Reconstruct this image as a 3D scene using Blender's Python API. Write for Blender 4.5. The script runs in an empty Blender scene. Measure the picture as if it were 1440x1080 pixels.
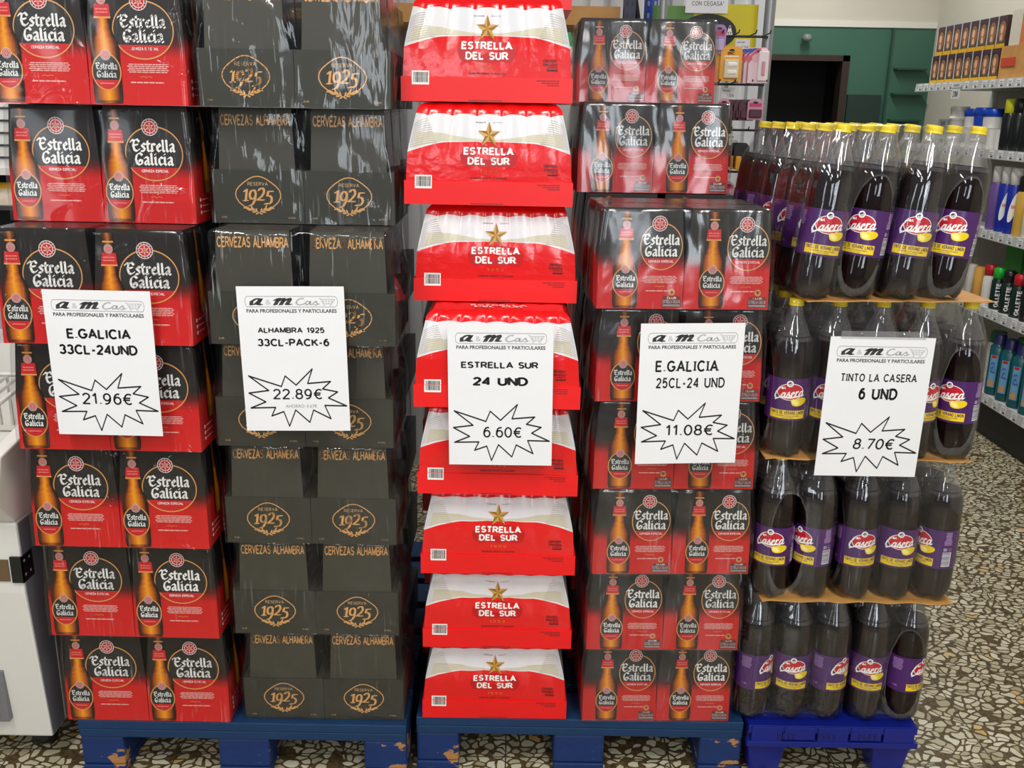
import bpy, math, random
from math import sin, cos, pi, radians
from mathutils import Matrix, Vector

random.seed(7)
SC = bpy.context.scene
COL = SC.collection

# ------------------------------------------------------------------ camera
CAM_H, PITCH, ROLL = 1.523, 0.2793, 0.0173
cd = bpy.data.cameras.new('camera')
cam = bpy.data.objects.new('camera', cd)
COL.objects.link(cam)
cd.sensor_width = 36.0
cd.lens = 1346.5 / 1440 * 36
cd.clip_start = 0.05
_V = Vector((0, -sin(PITCH), -cos(PITCH)))
_F = Vector((0, cos(PITCH), -sin(PITCH)))
_X = Vector((1, 0, 0))
_R = _X * cos(ROLL) - _V * sin(ROLL)
_D = _X * sin(ROLL) + _V * cos(ROLL)
M = Matrix.Identity(4)
for i in range(3):
    M[i][0], M[i][1], M[i][2] = _R[i], -_D[i], -_F[i]
M.translation = (0, 0, CAM_H)
cam.matrix_world = M
SC.camera = cam

# ------------------------------------------------------------------ world, lamps, exposure
W = bpy.data.worlds.new('world')
SC.world = W
W.use_nodes = True
W.node_tree.nodes['Background'].inputs[0].default_value = (0.86, 0.93, 1.0, 1)
W.node_tree.nodes['Background'].inputs[1].default_value = 0.13
SC.view_settings.view_transform = 'Standard'
SC.view_settings.look = 'None'
SC.view_settings.gamma = 1.0
SC.view_settings.use_curve_mapping = False
SC.view_settings.exposure = 0.35
SC.cycles.max_bounces = 12
SC.cycles.transparent_max_bounces = 40
SC.cycles.caustics_reflective = False
SC.cycles.caustics_refractive = False
SC.cycles.sample_clamp_indirect = 6.0


def area(name, loc, rot, sx, sy, power, col=(1, 0.97, 0.93)):
    l = bpy.data.lights.new(name, 'AREA')
    l.shape = 'RECTANGLE'
    l.size, l.size_y = sx, sy
    l.energy = power
    l.color = col
    o = bpy.data.objects.new(name, l)
    o.location = loc
    o.rotation_euler = rot
    COL.objects.link(o)
    return o


# fluorescent tubes on the ceiling, one added fill lamp and the daylit shop front behind the photographer
for (x, y, pw) in ((-1.15, 0.45, 27), (0.75, 0.45, 27), (-1.1, -1.5, 25), (0.9, -1.5, 25)):
    area('tube_or_fill_lamp', (x, y, 2.75), (0, 0, 0), 0.16, 1.25, pw)
area('tube_or_fill_lamp', (1.5, 3.4, 2.9), (0, 0, 0), 0.16, 1.4, 24)
area('tube_or_fill_lamp', (1.9, 5.9, 3.1), (0, 0, 0), 0.16, 1.4, 26)
area('tube_or_fill_lamp', (-2.0, 2.2, 2.9), (0, 0, 0), 0.16, 1.25, 22)  # added fill lamp, brightens the cooler's louvred panel
area('shop_window_light', (0.95, -3.2, 1.75), (radians(90), 0, radians(8)), 0.9, 1.3, 30, (0.85, 0.93, 1.0))
area('shop_window_light', (-0.9, -3.4, 1.9), (radians(90), 0, radians(-8)), 0.5, 1.0, 10, (0.85, 0.93, 1.0))
for (x, a) in ((-2.9, -62), (3.1, 62)):
    area('shop_window_light', (x, -1.3, 1.8), (radians(90), 0, radians(a)), 0.35, 1.5, 9, (0.88, 0.94, 1.0))


# ------------------------------------------------------------------ materials
def s2l(c):
    return tuple(((v / 255) / 12.92 if v / 255 <= 0.04045 else ((v / 255 + 0.055) / 1.055) ** 2.4) for v in c)


def nmat(name):
    m = bpy.data.materials.new(name)
    m.use_nodes = True
    nt = m.node_tree
    return m, nt, nt.nodes['Principled BSDF'], nt.nodes, nt.links


MATS = {}


def mat(name, rgb, rough=0.5, metal=0.0, spec=0.5, coat=0.0, noise=0.0, nscale=30, bump=0.0, bscale=60, bstretch=(1, 1, 1)):
    if name in MATS:
        return MATS[name]
    m, nt, b, N, L = nmat(name)
    c = s2l(rgb)
    b.inputs['Base Color'].default_value = (*c, 1)
    b.inputs['Roughness'].default_value = rough
    b.inputs['Metallic'].default_value = metal
    b.inputs['Specular IOR Level'].default_value = spec
    if coat:
        b.inputs['Coat Weight'].default_value = coat
        b.inputs['Coat Roughness'].default_value = 0.12
    tc = N.new('ShaderNodeTexCoord')
    if noise:
        t = N.new('ShaderNodeTexNoise')
        t.inputs['Scale'].default_value = nscale
        t.inputs['Detail'].default_value = 5
        L.new(tc.outputs['Object'], t.inputs['Vector'])
        r = N.new('ShaderNodeValToRGB')
        r.color_ramp.elements[0].position = 0.3
        r.color_ramp.elements[1].position = 0.7
        r.color_ramp.elements[0].color = (*[v * (1 - noise) for v in c], 1)
        r.color_ramp.elements[1].color = (*[min(1, v * (1 + noise)) for v in c], 1)
        L.new(t.outputs['Fac'], r.inputs['Fac'])
        L.new(r.outputs['Color'], b.inputs['Base Color'])
    if bump:
        mp = N.new('ShaderNodeMapping')
        mp.inputs['Scale'].default_value = bstretch
        L.new(tc.outputs['Object'], mp.inputs['Vector'])
        t = N.new('ShaderNodeTexNoise')
        t.inputs['Scale'].default_value = bscale
        t.inputs['Detail'].default_value = 4
        L.new(mp.outputs['Vector'], t.inputs['Vector'])
        bp = N.new('ShaderNodeBump')
        bp.inputs['Strength'].default_value = bump
        bp.inputs['Distance'].default_value = 0.004
        L.new(t.outputs['Fac'], bp.inputs['Height'])
        L.new(bp.outputs['Normal'], b.inputs['Normal'])
        if coat:
            L.new(bp.outputs['Normal'], b.inputs['Coat Normal'])
    MATS[name] = m
    return m


def film_mat(name, scale, stretch, strength, rough, haze, refl=1.0, hole=None, tint=(1, 1, 1), distort=0.6, ridge=None, streak=0.0, cap=0.4):
    """clear shrink wrap: see-through, glossy by angle, faintly milky; hole = ellipse in UV left open"""
    m = bpy.data.materials.new(name)
    m.use_nodes = True
    nt = m.node_tree
    N, L = nt.nodes, nt.links
    N.clear()
    out = N.new('ShaderNodeOutputMaterial')
    tc = N.new('ShaderNodeTexCoord')
    oi = N.new('ShaderNodeObjectInfo')
    add = N.new('ShaderNodeVectorMath')
    add.operation = 'MULTIPLY_ADD'
    comb = N.new('ShaderNodeCombineXYZ')
    for k in range(3):
        L.new(oi.outputs['Random'], comb.inputs[k])
    add.inputs[1].default_value = (7.3, 5.1, 9.7)
    L.new(comb.outputs[0], add.inputs[0])
    L.new(tc.outputs['Object'], add.inputs[2])
    mp = N.new('ShaderNodeMapping')
    mp.inputs['Scale'].default_value = stretch
    L.new(add.outputs[0], mp.inputs['Vector'])
    t = N.new('ShaderNodeTexNoise')
    t.inputs['Scale'].default_value = scale
    t.inputs['Detail'].default_value = 3
    t.inputs['Distortion'].default_value = distort
    L.new(mp.outputs[0], t.inputs['Vector'])
    bp = N.new('ShaderNodeBump')
    bp.inputs['Strength'].default_value = strength
    bp.inputs['Distance'].default_value = 0.01
    if ridge:
        rp = N.new('ShaderNodeValToRGB')
        rp.color_ramp.elements[0].position, rp.color_ramp.elements[1].position = ridge
        rp.color_ramp.interpolation = 'EASE'
        L.new(t.outputs['Fac'], rp.inputs['Fac'])
        L.new(rp.outputs['Color'], bp.inputs['Height'])
    else:
        L.new(t.outputs['Fac'], bp.inputs['Height'])
    tr = N.new('ShaderNodeBsdfTransparent')
    tr.inputs[0].default_value = (*tint, 1)
    gl = N.new('ShaderNodeBsdfGlossy')
    gl.inputs['Roughness'].default_value = rough
    gl.inputs['Color'].default_value = (1, 1, 1, 1)
    L.new(bp.outputs[0], gl.inputs['Normal'])
    df = N.new('ShaderNodeBsdfDiffuse')
    df.inputs[0].default_value = (0.8, 0.8, 0.82, 1)
    fr = N.new('ShaderNodeFresnel')
    fr.inputs['IOR'].default_value = 1.5
    L.new(bp.outputs[0], fr.inputs['Normal'])
    mul = N.new('ShaderNodeMath')
    mul.operation = 'MULTIPLY'
    mul.use_clamp = True
    mul.inputs[1].default_value = refl
    L.new(fr.outputs[0], mul.inputs[0])
    mn = N.new('ShaderNodeMath')
    mn.operation = 'MINIMUM'
    mn.inputs[1].default_value = cap
    L.new(mul.outputs[0], mn.inputs[0])
    mul = mn
    m1 = N.new('ShaderNodeMixShader')
    m1.inputs[0].default_value = haze
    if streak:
        # fold whitening and streak highlights painted into the haze, fine and long, in patches
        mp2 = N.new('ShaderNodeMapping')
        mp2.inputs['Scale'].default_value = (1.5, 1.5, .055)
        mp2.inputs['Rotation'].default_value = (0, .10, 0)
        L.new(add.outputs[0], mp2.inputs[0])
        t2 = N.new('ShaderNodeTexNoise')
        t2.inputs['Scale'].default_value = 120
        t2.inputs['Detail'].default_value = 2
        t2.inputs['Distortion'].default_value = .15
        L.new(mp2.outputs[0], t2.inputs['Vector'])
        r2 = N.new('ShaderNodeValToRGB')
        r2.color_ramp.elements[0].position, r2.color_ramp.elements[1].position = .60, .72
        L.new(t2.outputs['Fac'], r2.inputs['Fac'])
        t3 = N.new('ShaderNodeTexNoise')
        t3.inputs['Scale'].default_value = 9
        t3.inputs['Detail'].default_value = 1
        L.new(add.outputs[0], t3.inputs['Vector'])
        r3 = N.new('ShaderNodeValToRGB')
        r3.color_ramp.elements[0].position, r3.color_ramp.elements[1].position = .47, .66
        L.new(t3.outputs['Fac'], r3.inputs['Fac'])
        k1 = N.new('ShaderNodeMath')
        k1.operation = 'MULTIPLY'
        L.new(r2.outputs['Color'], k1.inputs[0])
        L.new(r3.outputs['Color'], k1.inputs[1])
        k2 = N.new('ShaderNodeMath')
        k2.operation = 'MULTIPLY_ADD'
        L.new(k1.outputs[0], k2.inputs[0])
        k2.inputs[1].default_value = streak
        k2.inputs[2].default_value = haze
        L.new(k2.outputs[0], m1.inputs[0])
    L.new(tr.outputs[0], m1.inputs[1])
    L.new(df.outputs[0], m1.inputs[2])
    m2 = N.new('ShaderNodeMixShader')
    L.new(mul.outputs[0], m2.inputs[0])
    L.new(m1.outputs[0], m2.inputs[1])
    L.new(gl.outputs[0], m2.inputs[2])
    last = m2
    if hole:
        uc, vc, ru, rv = hole
        uv = N.new('ShaderNodeUVMap')
        sep = N.new('ShaderNodeSeparateXYZ')
        L.new(uv.outputs[0], sep.inputs[0])

        def mth(op, a, bval=None, a2=None):
            n = N.new('ShaderNodeMath')
            n.operation = op
            L.new(a, n.inputs[0])
            if a2 is not None:
                L.new(a2, n.inputs[1])
            elif bval is not None:
                n.inputs[1].default_value = bval
            return n.outputs[0]
        nz = N.new('ShaderNodeTexNoise')
        nz.inputs['Scale'].default_value = 22
        L.new(add.outputs[0], nz.inputs['Vector'])
        du = mth('POWER', mth('ABSOLUTE', mth('DIVIDE', mth('SUBTRACT', sep.outputs[0], uc), ru)), 2.4)
        dv = mth('POWER', mth('ABSOLUTE', mth('DIVIDE', mth('SUBTRACT', sep.outputs[1], vc), rv)), 2.4)
        rr = mth('ADD', mth('ADD', du, a2=dv), a2=mth('MULTIPLY', nz.outputs['Fac'], 0.35))
        inside = mth('LESS_THAN', rr, 1.0)
        # thick shrunken lip round the opening: wider below
        lipw = mth('ADD', mth('MULTIPLY', mth('LESS_THAN', sep.outputs[1], vc - rv * 0.55), 0.30), 0.08)
        lip = mth('MULTIPLY', mth('LESS_THAN', rr, a2=mth('ADD', lipw, 1.0)), 0.05)
        ml = N.new('ShaderNodeMath')
        ml.operation = 'ADD'
        L.new(lip, ml.inputs[0])
        ml.inputs[1].default_value = haze
        if streak:
            L.new(k2.outputs[0], ml.inputs[1])
        L.new(ml.outputs[0], m1.inputs[0])
        tr2 = N.new('ShaderNodeBsdfTransparent')
        m3 = N.new('ShaderNodeMixShader')
        L.new(inside, m3.inputs[0])
        L.new(m2.outputs[0], m3.inputs[1])
        L.new(tr2.outputs[0], m3.inputs[2])
        last = m3
    L.new(last.outputs[0], out.inputs[0])
    MATS[name] = m
    return m


def ramp_uv_mat(name, axis, stops, rough=0.4, noise=0.0, nscale=12, spec=0.3):
    """print whose ink runs along one UV axis"""
    m, nt, b, N, L = nmat(name)
    uv = N.new('ShaderNodeUVMap')
    sep = N.new('ShaderNodeSeparateXYZ')
    L.new(uv.outputs[0], sep.inputs[0])
    src = sep.outputs[axis]
    if noise:
        t = N.new('ShaderNodeTexNoise')
        t.inputs['Scale'].default_value = nscale
        L.new(uv.outputs[0], t.inputs['Vector'])
        a = N.new('ShaderNodeMath')
        a.operation = 'MULTIPLY_ADD'
        L.new(t.outputs['Fac'], a.inputs[0])
        a.inputs[1].default_value = noise
        L.new(src, a.inputs[2])
        src = a.outputs[0]
    r = N.new('ShaderNodeValToRGB')
    e = r.color_ramp.elements
    while len(e) < len(stops):
        e.new(0.5)
    for k, (p, c) in enumerate(stops):
        e[k].position = p
        e[k].color = (*s2l(c), 1)
    L.new(src, r.inputs['Fac'])
    L.new(r.outputs['Color'], b.inputs['Base Color'])
    b.inputs['Roughness'].default_value = rough
    b.inputs['Specular IOR Level'].default_value = spec
    MATS[name] = m
    return m


# ------------------------------------------------------------------ mesh builder
class MB:
    def __init__(s):
        s.v, s.f, s.m, s.uv, s.mats, s.sm = [], [], [], [], [], []

    def mi(s, m):
        if m not in s.mats:
            s.mats.append(m)
        return s.mats.index(m)

    def poly(s, pts, m, uv=None, smooth=False):
        n = len(s.v)
        s.v += [tuple(p) for p in pts]
        s.f.append(tuple(range(n, n + len(pts))))
        s.m.append(s.mi(m))
        s.uv.append(uv)
        s.sm.append(smooth)

    def box(s, x0, x1, y0, y1, z0, z1, m):
        P = [(x0, y0, z0), (x1, y0, z0), (x1, y1, z0), (x0, y1, z0), (x0, y0, z1), (x1, y0, z1), (x1, y1, z1), (x0, y1, z1)]
        s.hexa(P, m)

    def hexa(s, P, m, faces=(0, 1, 2, 3, 4, 5)):
        n = len(s.v)
        s.v += P
        F = [(0, 3, 2, 1), (4, 5, 6, 7), (0, 1, 5, 4), (1, 2, 6, 5), (2, 3, 7, 6), (3, 0, 4, 7)]
        for k in faces:
            s.f.append(tuple(n + i for i in F[k]))
            s.m.append(s.mi(m))
            s.uv.append(None)
            s.sm.append(False)

    def grid(s, rows, m, closed=False, smooth=True, uvf=None, flip=False, matf=None):
        n = len(s.v)
        W_ = len(rows[0])
        for r in rows:
            s.v += [tuple(p) for p in r]
        for j in range(len(rows) - 1):
            for i in range(W_ if closed else W_ - 1):
                i2 = (i + 1) % W_
                q = (n + j * W_ + i, n + j * W_ + i2, n + (j + 1) * W_ + i2, n + (j + 1) * W_ + i)
                if flip:
                    q = q[::-1]
                s.f.append(q)
                s.m.append(s.mi(matf(i, j) if matf else m))
                if uvf:
                    c = [uvf(i, j), uvf(i + 1, j), uvf(i + 1, j + 1), uvf(i, j + 1)]
                    s.uv.append(c[::-1] if flip else c)
                else:
                    s.uv.append(None)
                s.sm.append(smooth)

    def lathe(s, prof, m, n=24, c=(0, 0, 0), ang=None, cap0=False, cap1=False, smooth=True):
        rows = []
        for k, (r, z) in enumerate(prof):
            rows.append([(c[0] + r * cos(2 * pi * i / n), c[1] + r * sin(2 * pi * i / n), c[2] + z) for i in range(n)])
        s.grid(rows, m, closed=True, smooth=smooth)
        if cap0:
            s.poly(rows[0][::-1], m)
        if cap1:
            s.poly(rows[-1], m)

    def tube(s, pts, r, m, n=8):
        pts = [Vector(p) for p in pts]
        rows = []
        for k, p in enumerate(pts):
            t = (pts[min(k + 1, len(pts) - 1)] - pts[max(k - 1, 0)]).normalized()
            a = Vector((0, 0, 1)) if abs(t.z) < 0.9 else Vector((1, 0, 0))
            u = t.cross(a).normalized()
            w = t.cross(u)
            rows.append([tuple(p + u * (r * cos(2 * pi * i / n)) + w * (r * sin(2 * pi * i / n))) for i in range(n)])
        s.grid(rows, m, closed=True, flip=True)
        s.poly(rows[0], m)
        s.poly(rows[-1][::-1], m)

    def prism(s, pts2, axis, a0, a1, m):
        """extrude a 2-D outline along axis x/y/z; pts2 are the other two coords in order"""
        def P(p, a):
            return {'x': (a, p[0], p[1]), 'y': (p[0], a, p[1]), 'z': (p[0], p[1], a)}[axis]
        A = [P(p, a0) for p in pts2]
        B = [P(p, a1) for p in pts2]
        s.poly(A, m)
        s.poly(B[::-1], m)
        for i in range(len(A)):
            j = (i + 1) % len(A)
            s.poly([A[j], A[i], B[i], B[j]], m)

    def art(s, shape, fmap, m, off=0.0004):
        for p in shape:
            s.poly([fmap(x, z, off) for x, z in p], m)

    def mesh(s, name):
        me = bpy.data.meshes.new(name)
        me.from_pydata(s.v, [], s.f)
        for m in s.mats:
            me.materials.append(m)
        me.polygons.foreach_set('material_index', s.m)
        me.polygons.foreach_set('use_smooth', s.sm)
        if any(u is not None for u in s.uv):
            uvl = me.uv_layers.new(name='UVMap')
            k = 0
            for f, u in zip(s.f, s.uv):
                for i in range(len(f)):
                    uvl.data[k].uv = u[i] if u else (0, 0)
                    k += 1
        me.update()
        return me

    def build(s, name, parent=None, bevel=0, loc=None, rz=None):
        o = bpy.data.objects.new(name, s.mesh(name))
        COL.objects.link(o)
        if parent:
            o.parent = parent
        if loc:
            o.location = loc
        if rz is not None:
            o.rotation_euler.z = rz
        if bevel:
            weld = o.modifiers.new('weld', 'WELD')
            weld.merge_threshold = 1e-5
            b = o.modifiers.new('bevel', 'BEVEL')
            b.width = bevel
            b.segments = 2
            b.limit_method = 'ANGLE'
        return o


def empty(name, loc=(0, 0, 0), rz=0.0):
    o = bpy.data.objects.new(name, None)
    o.empty_display_size = 0.05
    o.location = loc
    o.rotation_euler.z = rz
    COL.objects.link(o)
    return o


def tag(o, label=None, cat=None, group=None, kind=None):
    if label:
        o['label'] = label
    if cat:
        o['category'] = cat
    if group:
        o['group'] = group
    if kind:
        o['kind'] = kind
    return o


KIDS = {}


def add_kid(p, c):
    c.parent = p
    KIDS.setdefault(p.name, []).append(c)
    return c


def copy_tree(o, parent=None, skip=()):
    c = o.copy()
    COL.objects.link(c)
    c.parent = parent
    if parent:
        KIDS.setdefault(parent.name, []).append(c)
    for ch in KIDS.get(o.name, []):
        if ch.name.split('.')[0] not in skip:
            copy_tree(ch, c)
    return c


# ------------------------------------------------------------------ flat shapes: lists of 2-D polygons
def area2(p):
    return sum(p[i][0] * p[(i + 1) % len(p)][1] - p[(i + 1) % len(p)][0] * p[i][1] for i in range(len(p)))


def ccw(p):
    return p if area2(p) >= 0 else p[::-1]


def rect(x0, x1, z0, z1):
    return [[(x0, z0), (x1, z0), (x1, z1), (x0, z1)]]


def ell(cx, cz, rx, rz=None, n=32, a0=0, a1=360):
    rz = rx if rz is None else rz
    full = abs(a1 - a0) >= 360
    k = n if full else n + 1
    return [[(cx + rx * cos(radians(a0 + (a1 - a0) * i / n)), cz + rz * sin(radians(a0 + (a1 - a0) * i / n))) for i in range(k)]]


def arc(cx, cz, rx, rz, a0, a1, n=12):
    return [(cx + rx * cos(radians(a0 + (a1 - a0) * i / n)), cz + rz * sin(radians(a0 + (a1 - a0) * i / n))) for i in range(n + 1)]


def ring(cx, cz, rx, rz, t, n=40, a0=0, a1=360):
    out = []
    for i in range(n):
        A, B = radians(a0 + (a1 - a0) * i / n), radians(a0 + (a1 - a0) * (i + 1) / n)
        out.append([(cx + (rx - t) * cos(A), cz + (rz - t) * sin(A)), (cx + rx * cos(A), cz + rz * sin(A)),
                    (cx + rx * cos(B), cz + rz * sin(B)), (cx + (rx - t) * cos(B), cz + (rz - t) * sin(B))])
    return out


def star(cx, cz, r, r2, n=5, rot=90):
    p = []
    for i in range(2 * n):
        a = radians(rot + 180 * i / n)
        q = r if i % 2 == 0 else r2
        p.append((cx + q * cos(a), cz + q * sin(a)))
    return [[(cx, cz), p[i], p[(i + 1) % (2 * n)]] for i in range(2 * n)]


def stroke(pts, t, closed=False, joints=True):
    """ribbon of even thickness along a polyline"""
    out = []
    n = len(pts)
    for i in range(n if closed else n - 1):
        a, b = pts[i], pts[(i + 1) % n]
        dx, dz = b[0] - a[0], b[1] - a[1]
        l = math.hypot(dx, dz)
        if l < 1e-9:
            continue
        nx, nz = -dz / l * t / 2, dx / l * t / 2
        out.append(ccw([(a[0] - nx, a[1] - nz), (b[0] - nx, b[1] - nz), (b[0] + nx, b[1] + nz), (a[0] + nx, a[1] + nz)]))
    if joints:
        for i in range(n if closed else n):
            if not closed and i in (0, n - 1):
                continue
            out += ell(pts[i][0], pts[i][1], t / 2, n=8)
    return out


def nib(pts, w, ang=40, h=0.05):
    """broad-nib pen stroke"""
    c, s_ = cos(radians(ang)), sin(radians(ang))
    nx, nz = c * w / 2, s_ * w / 2
    mx, mz = -s_ * h / 2, c * h / 2
    out = []
    for i in range(len(pts) - 1):
        a, b = pts[i], pts[i + 1]
        cor = []
        for p in (a, b):
            for (k, l) in ((-1, -1), (1, -1), (1, 1), (-1, 1)):
                cor.append((p[0] + k * nx + l * mx, p[1] + k * nz + l * mz))
        out.append(hull(cor))
    return out


def hull(p):
    p = sorted(set((round(a, 6), round(b, 6)) for a, b in p))

    def half(q):
        h = []
        for c in q:
            while len(h) > 1 and (h[-1][0] - h[-2][0]) * (c[1] - h[-2][1]) - (h[-1][1] - h[-2][1]) * (c[0] - h[-2][0]) <= 0:
                h.pop()
            h.append(c)
        return h
    a, b = half(p), half(p[::-1])
    return a[:-1] + b[:-1]


def bounds(sh):
    xs = [q[0] for p in sh for q in p]
    zs = [q[1] for p in sh for q in p]
    return min(xs), max(xs), min(zs), max(zs)


def xf(sh, sx=1, sz=1, dx=0, dz=0, shear=0, rot=0):
    c, s_ = cos(rot), sin(rot)
    out = []
    for p in sh:
        q = []
        for x, z in p:
            x, z = (x + shear * z) * sx, z * sz
            q.append((x * c - z * s_ + dx, x * s_ + z * c + dz))
        out.append(q)
    return out


def fit(sh, x0, x1, z0, z1):
    a, b, c, d = bounds(sh)
    sx, sz = (x1 - x0) / (b - a), (z1 - z0) / (d - c)
    return [[((x - a) * sx + x0, (z - c) * sz + z0) for x, z in p] for p in sh]


def slice_x(sh, step):
    """cut polygons into upright strips so that they can follow a curved wall"""
    out = []
    for p in sh:
        x0, x1 = min(q[0] for q in p), max(q[0] for q in p)
        k0, k1 = math.floor(x0 / step), math.ceil(x1 / step)
        if k1 - k0 <= 1:
            out.append(p)
            continue
        for k in range(k0, k1):
            q = p
            for lim, sgn in ((k * step, 1), ((k + 1) * step, -1)):
                r = []
                for i in range(len(q)):
                    a, b = q[i], q[(i + 1) % len(q)]
                    ia, ib = sgn * (a[0] - lim) >= -1e-9, sgn * (b[0] - lim) >= -1e-9
                    if ia:
                        r.append(a)
                    if ia != ib:
                        t = (lim - a[0]) / (b[0] - a[0])
                        r.append((lim, a[1] + t * (b[1] - a[1])))
                q = r
                if len(q) < 3:
                    break
            if len(q) >= 3:
                out.append(q)
    return out


_TC = {}


def btext(txt, offset=0.0):
    """small print in the built-in face"""
    key = (txt, offset)
    if key not in _TC:
        c = bpy.data.curves.new('tmp', 'FONT')
        c.body = txt
        c.resolution_u = 2
        c.offset = offset
        o = bpy.data.objects.new('tmp', c)
        me = o.to_mesh()
        vs = [(v.co.x, v.co.y) for v in me.vertices]
        _TC[key] = [ccw([vs[i] for i in p.vertices]) for p in me.polygons]
        o.to_mesh_clear()
        bpy.data.objects.remove(o)
        bpy.data.curves.remove(c)
    return _TC[key]


# upright letters drawn as strokes, cap height 1
GL = {
    'A': (.8, [[(0, 0), (.4, 1), (.8, 0)], [(.14, .33), (.66, .33)]]),
    'B': (.68, [[(0, 0), (0, 1), (.38, 1)] + arc(.38, .76, .26, .24, 90, -90, 8) + [(0, .52)], [(.38, .52)] + arc(.4, .26, .28, .26, 90, -90, 8) + [(0, 0)]]),
    'C': (.78, [arc(.42, .5, .42, .5, 42, 318, 16)]),
    'D': (.74, [[(0, 0), (0, 1), (.3, 1)] + arc(.3, .5, .44, .5, 90, -90, 12) + [(0, 0)]]),
    'E': (.6, [[(.62, 0), (0, 0), (0, 1), (.6, 1)], [(0, .52), (.54, .52)]]),
    'G': (.82, [arc(.42, .5, .42, .5, 42, 335, 16) + [(.82, .44), (.48, .44)]]),
    'H': (.7, [[(0, 0), (0, 1)], [(.7, 0), (.7, 1)], [(0, .52), (.7, .52)]]),
    'I': (.08, [[(.04, 0), (.04, 1)]]),
    'K': (.68, [[(0, 0), (0, 1)], [(.66, 1), (0, .4)], [(.24, .6), (.7, 0)]]),
    'L': (.56, [[(0, 1), (0, 0), (.56, 0)]]),
    'M': (.84, [[(0, 0), (0, 1), (.42, .1), (.84, 1), (.84, 0)]]),
    'N': (.7, [[(0, 0), (0, 1), (.7, 0), (.7, 1)]]),
    'O': (.84, [arc(.42, .5, .42, .5, 0, 360, 20)]),
    'P': (.64, [[(0, 0), (0, 1), (.36, 1)] + arc(.36, .73, .28, .27, 90, -90, 8) + [(0, .46)]]),
    'R': (.7, [[(0, 0), (0, 1), (.38, 1)] + arc(.38, .74, .27, .26, 90, -90, 8) + [(0, .48)], [(.36, .48), (.7, 0)]]),
    'S': (.64, [arc(.33, .75, .29, .25, 25, 270, 10) + arc(.33, .25, .31, .25, 90, -155, 10)]),
    'T': (.68, [[(0, 1), (.68, 1)], [(.34, 1), (.34, 0)]]),
    'U': (.7, [[(0, 1), (0, .33)] + arc(.35, .33, .35, .33, 180, 360, 10) + [(.7, 1)]]),
    'V': (.74, [[(0, 1), (.37, 0), (.74, 1)]]),
    'Y': (.7, [[(0, 1), (.35, .45), (.7, 1)], [(.35, .45), (.35, 0)]]),
    'Z': (.64, [[(0, 1), (.62, 1), (0, 0), (.64, 0)]]),
    '0': (.6, [arc(.3, .5, .3, .5, 0, 360, 18)]),
    '1': (.36, [[(.02, .76), (.26, 1), (.26, 0)]]),
    '2': (.6, [arc(.3, .72, .28, .28, 165, -25, 10) + [(0, 0), (.6, 0)]]),
    '3': (.6, [arc(.28, .75, .26, .25, 160, -80, 10), arc(.28, .26, .3, .26, 80, -160, 10)]),
    '4': (.64, [[(.48, 0), (.48, 1), (0, .28), (.64, .28)]]),
    '5': (.6, [[(.54, 1), (.1, 1), (.04, .5)] + arc(.28, .33, .3, .33, 125, -150, 12)]),
    '6': (.6, [arc(.32, .34, .28, .34, 0, 360, 16), [(.04, .34)] + arc(.4, .42, .36, .58, 180, 70, 8)]),
    '7': (.58, [[(0, 1), (.58, 1), (.2, 0)]]),
    '8': (.6, [arc(.3, .76, .24, .24, 0, 360, 14), arc(.3, .27, .29, .27, 0, 360, 14)]),
    '9': (.6, [arc(.28, .66, .28, .34, 0, 360, 16), [(.56, .66)] + arc(.2, .58, .36, .58, 0, -110, 8)]),
    '.': (.1, [[(.05, 0), (.05, .1)]]),
    '-': (.34, [[(0, .4), (.34, .4)]]),
    '"': (.2, [[(.03, 1), (.03, .75)], [(.17, 1), (.17, .75)]]),
    ' ': (.34, []),
    '€': (.72, [arc(.46, .5, .36, .5, 52, 308, 14), [(-.04, .6), (.6, .6)], [(-.04, .4), (.56, .4)]]),
}


def stext(txt, t=.16, gap=.26, serif=0.0, st=.1):
    out, x = [], 0
    for ch in txt:
        w, ss = GL[ch]
        for s_ in ss:
            out += xf(stroke(s_, t), dx=x)
            if serif:
                for a, b in ((s_[0], s_[1]), (s_[-1], s_[-2])):
                    if (abs(a[1]) < .02 or abs(a[1] - 1) < .02) and abs(a[1] - b[1]) > abs(a[0] - b[0]) and ch not in '.':
                        z = st / 2 if a[1] < .5 else 1 - st / 2
                        out += rect(x + a[0] - serif, x + a[0] + serif, z - st / 2, z + st / 2)
        x += w + gap
    return out


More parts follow.
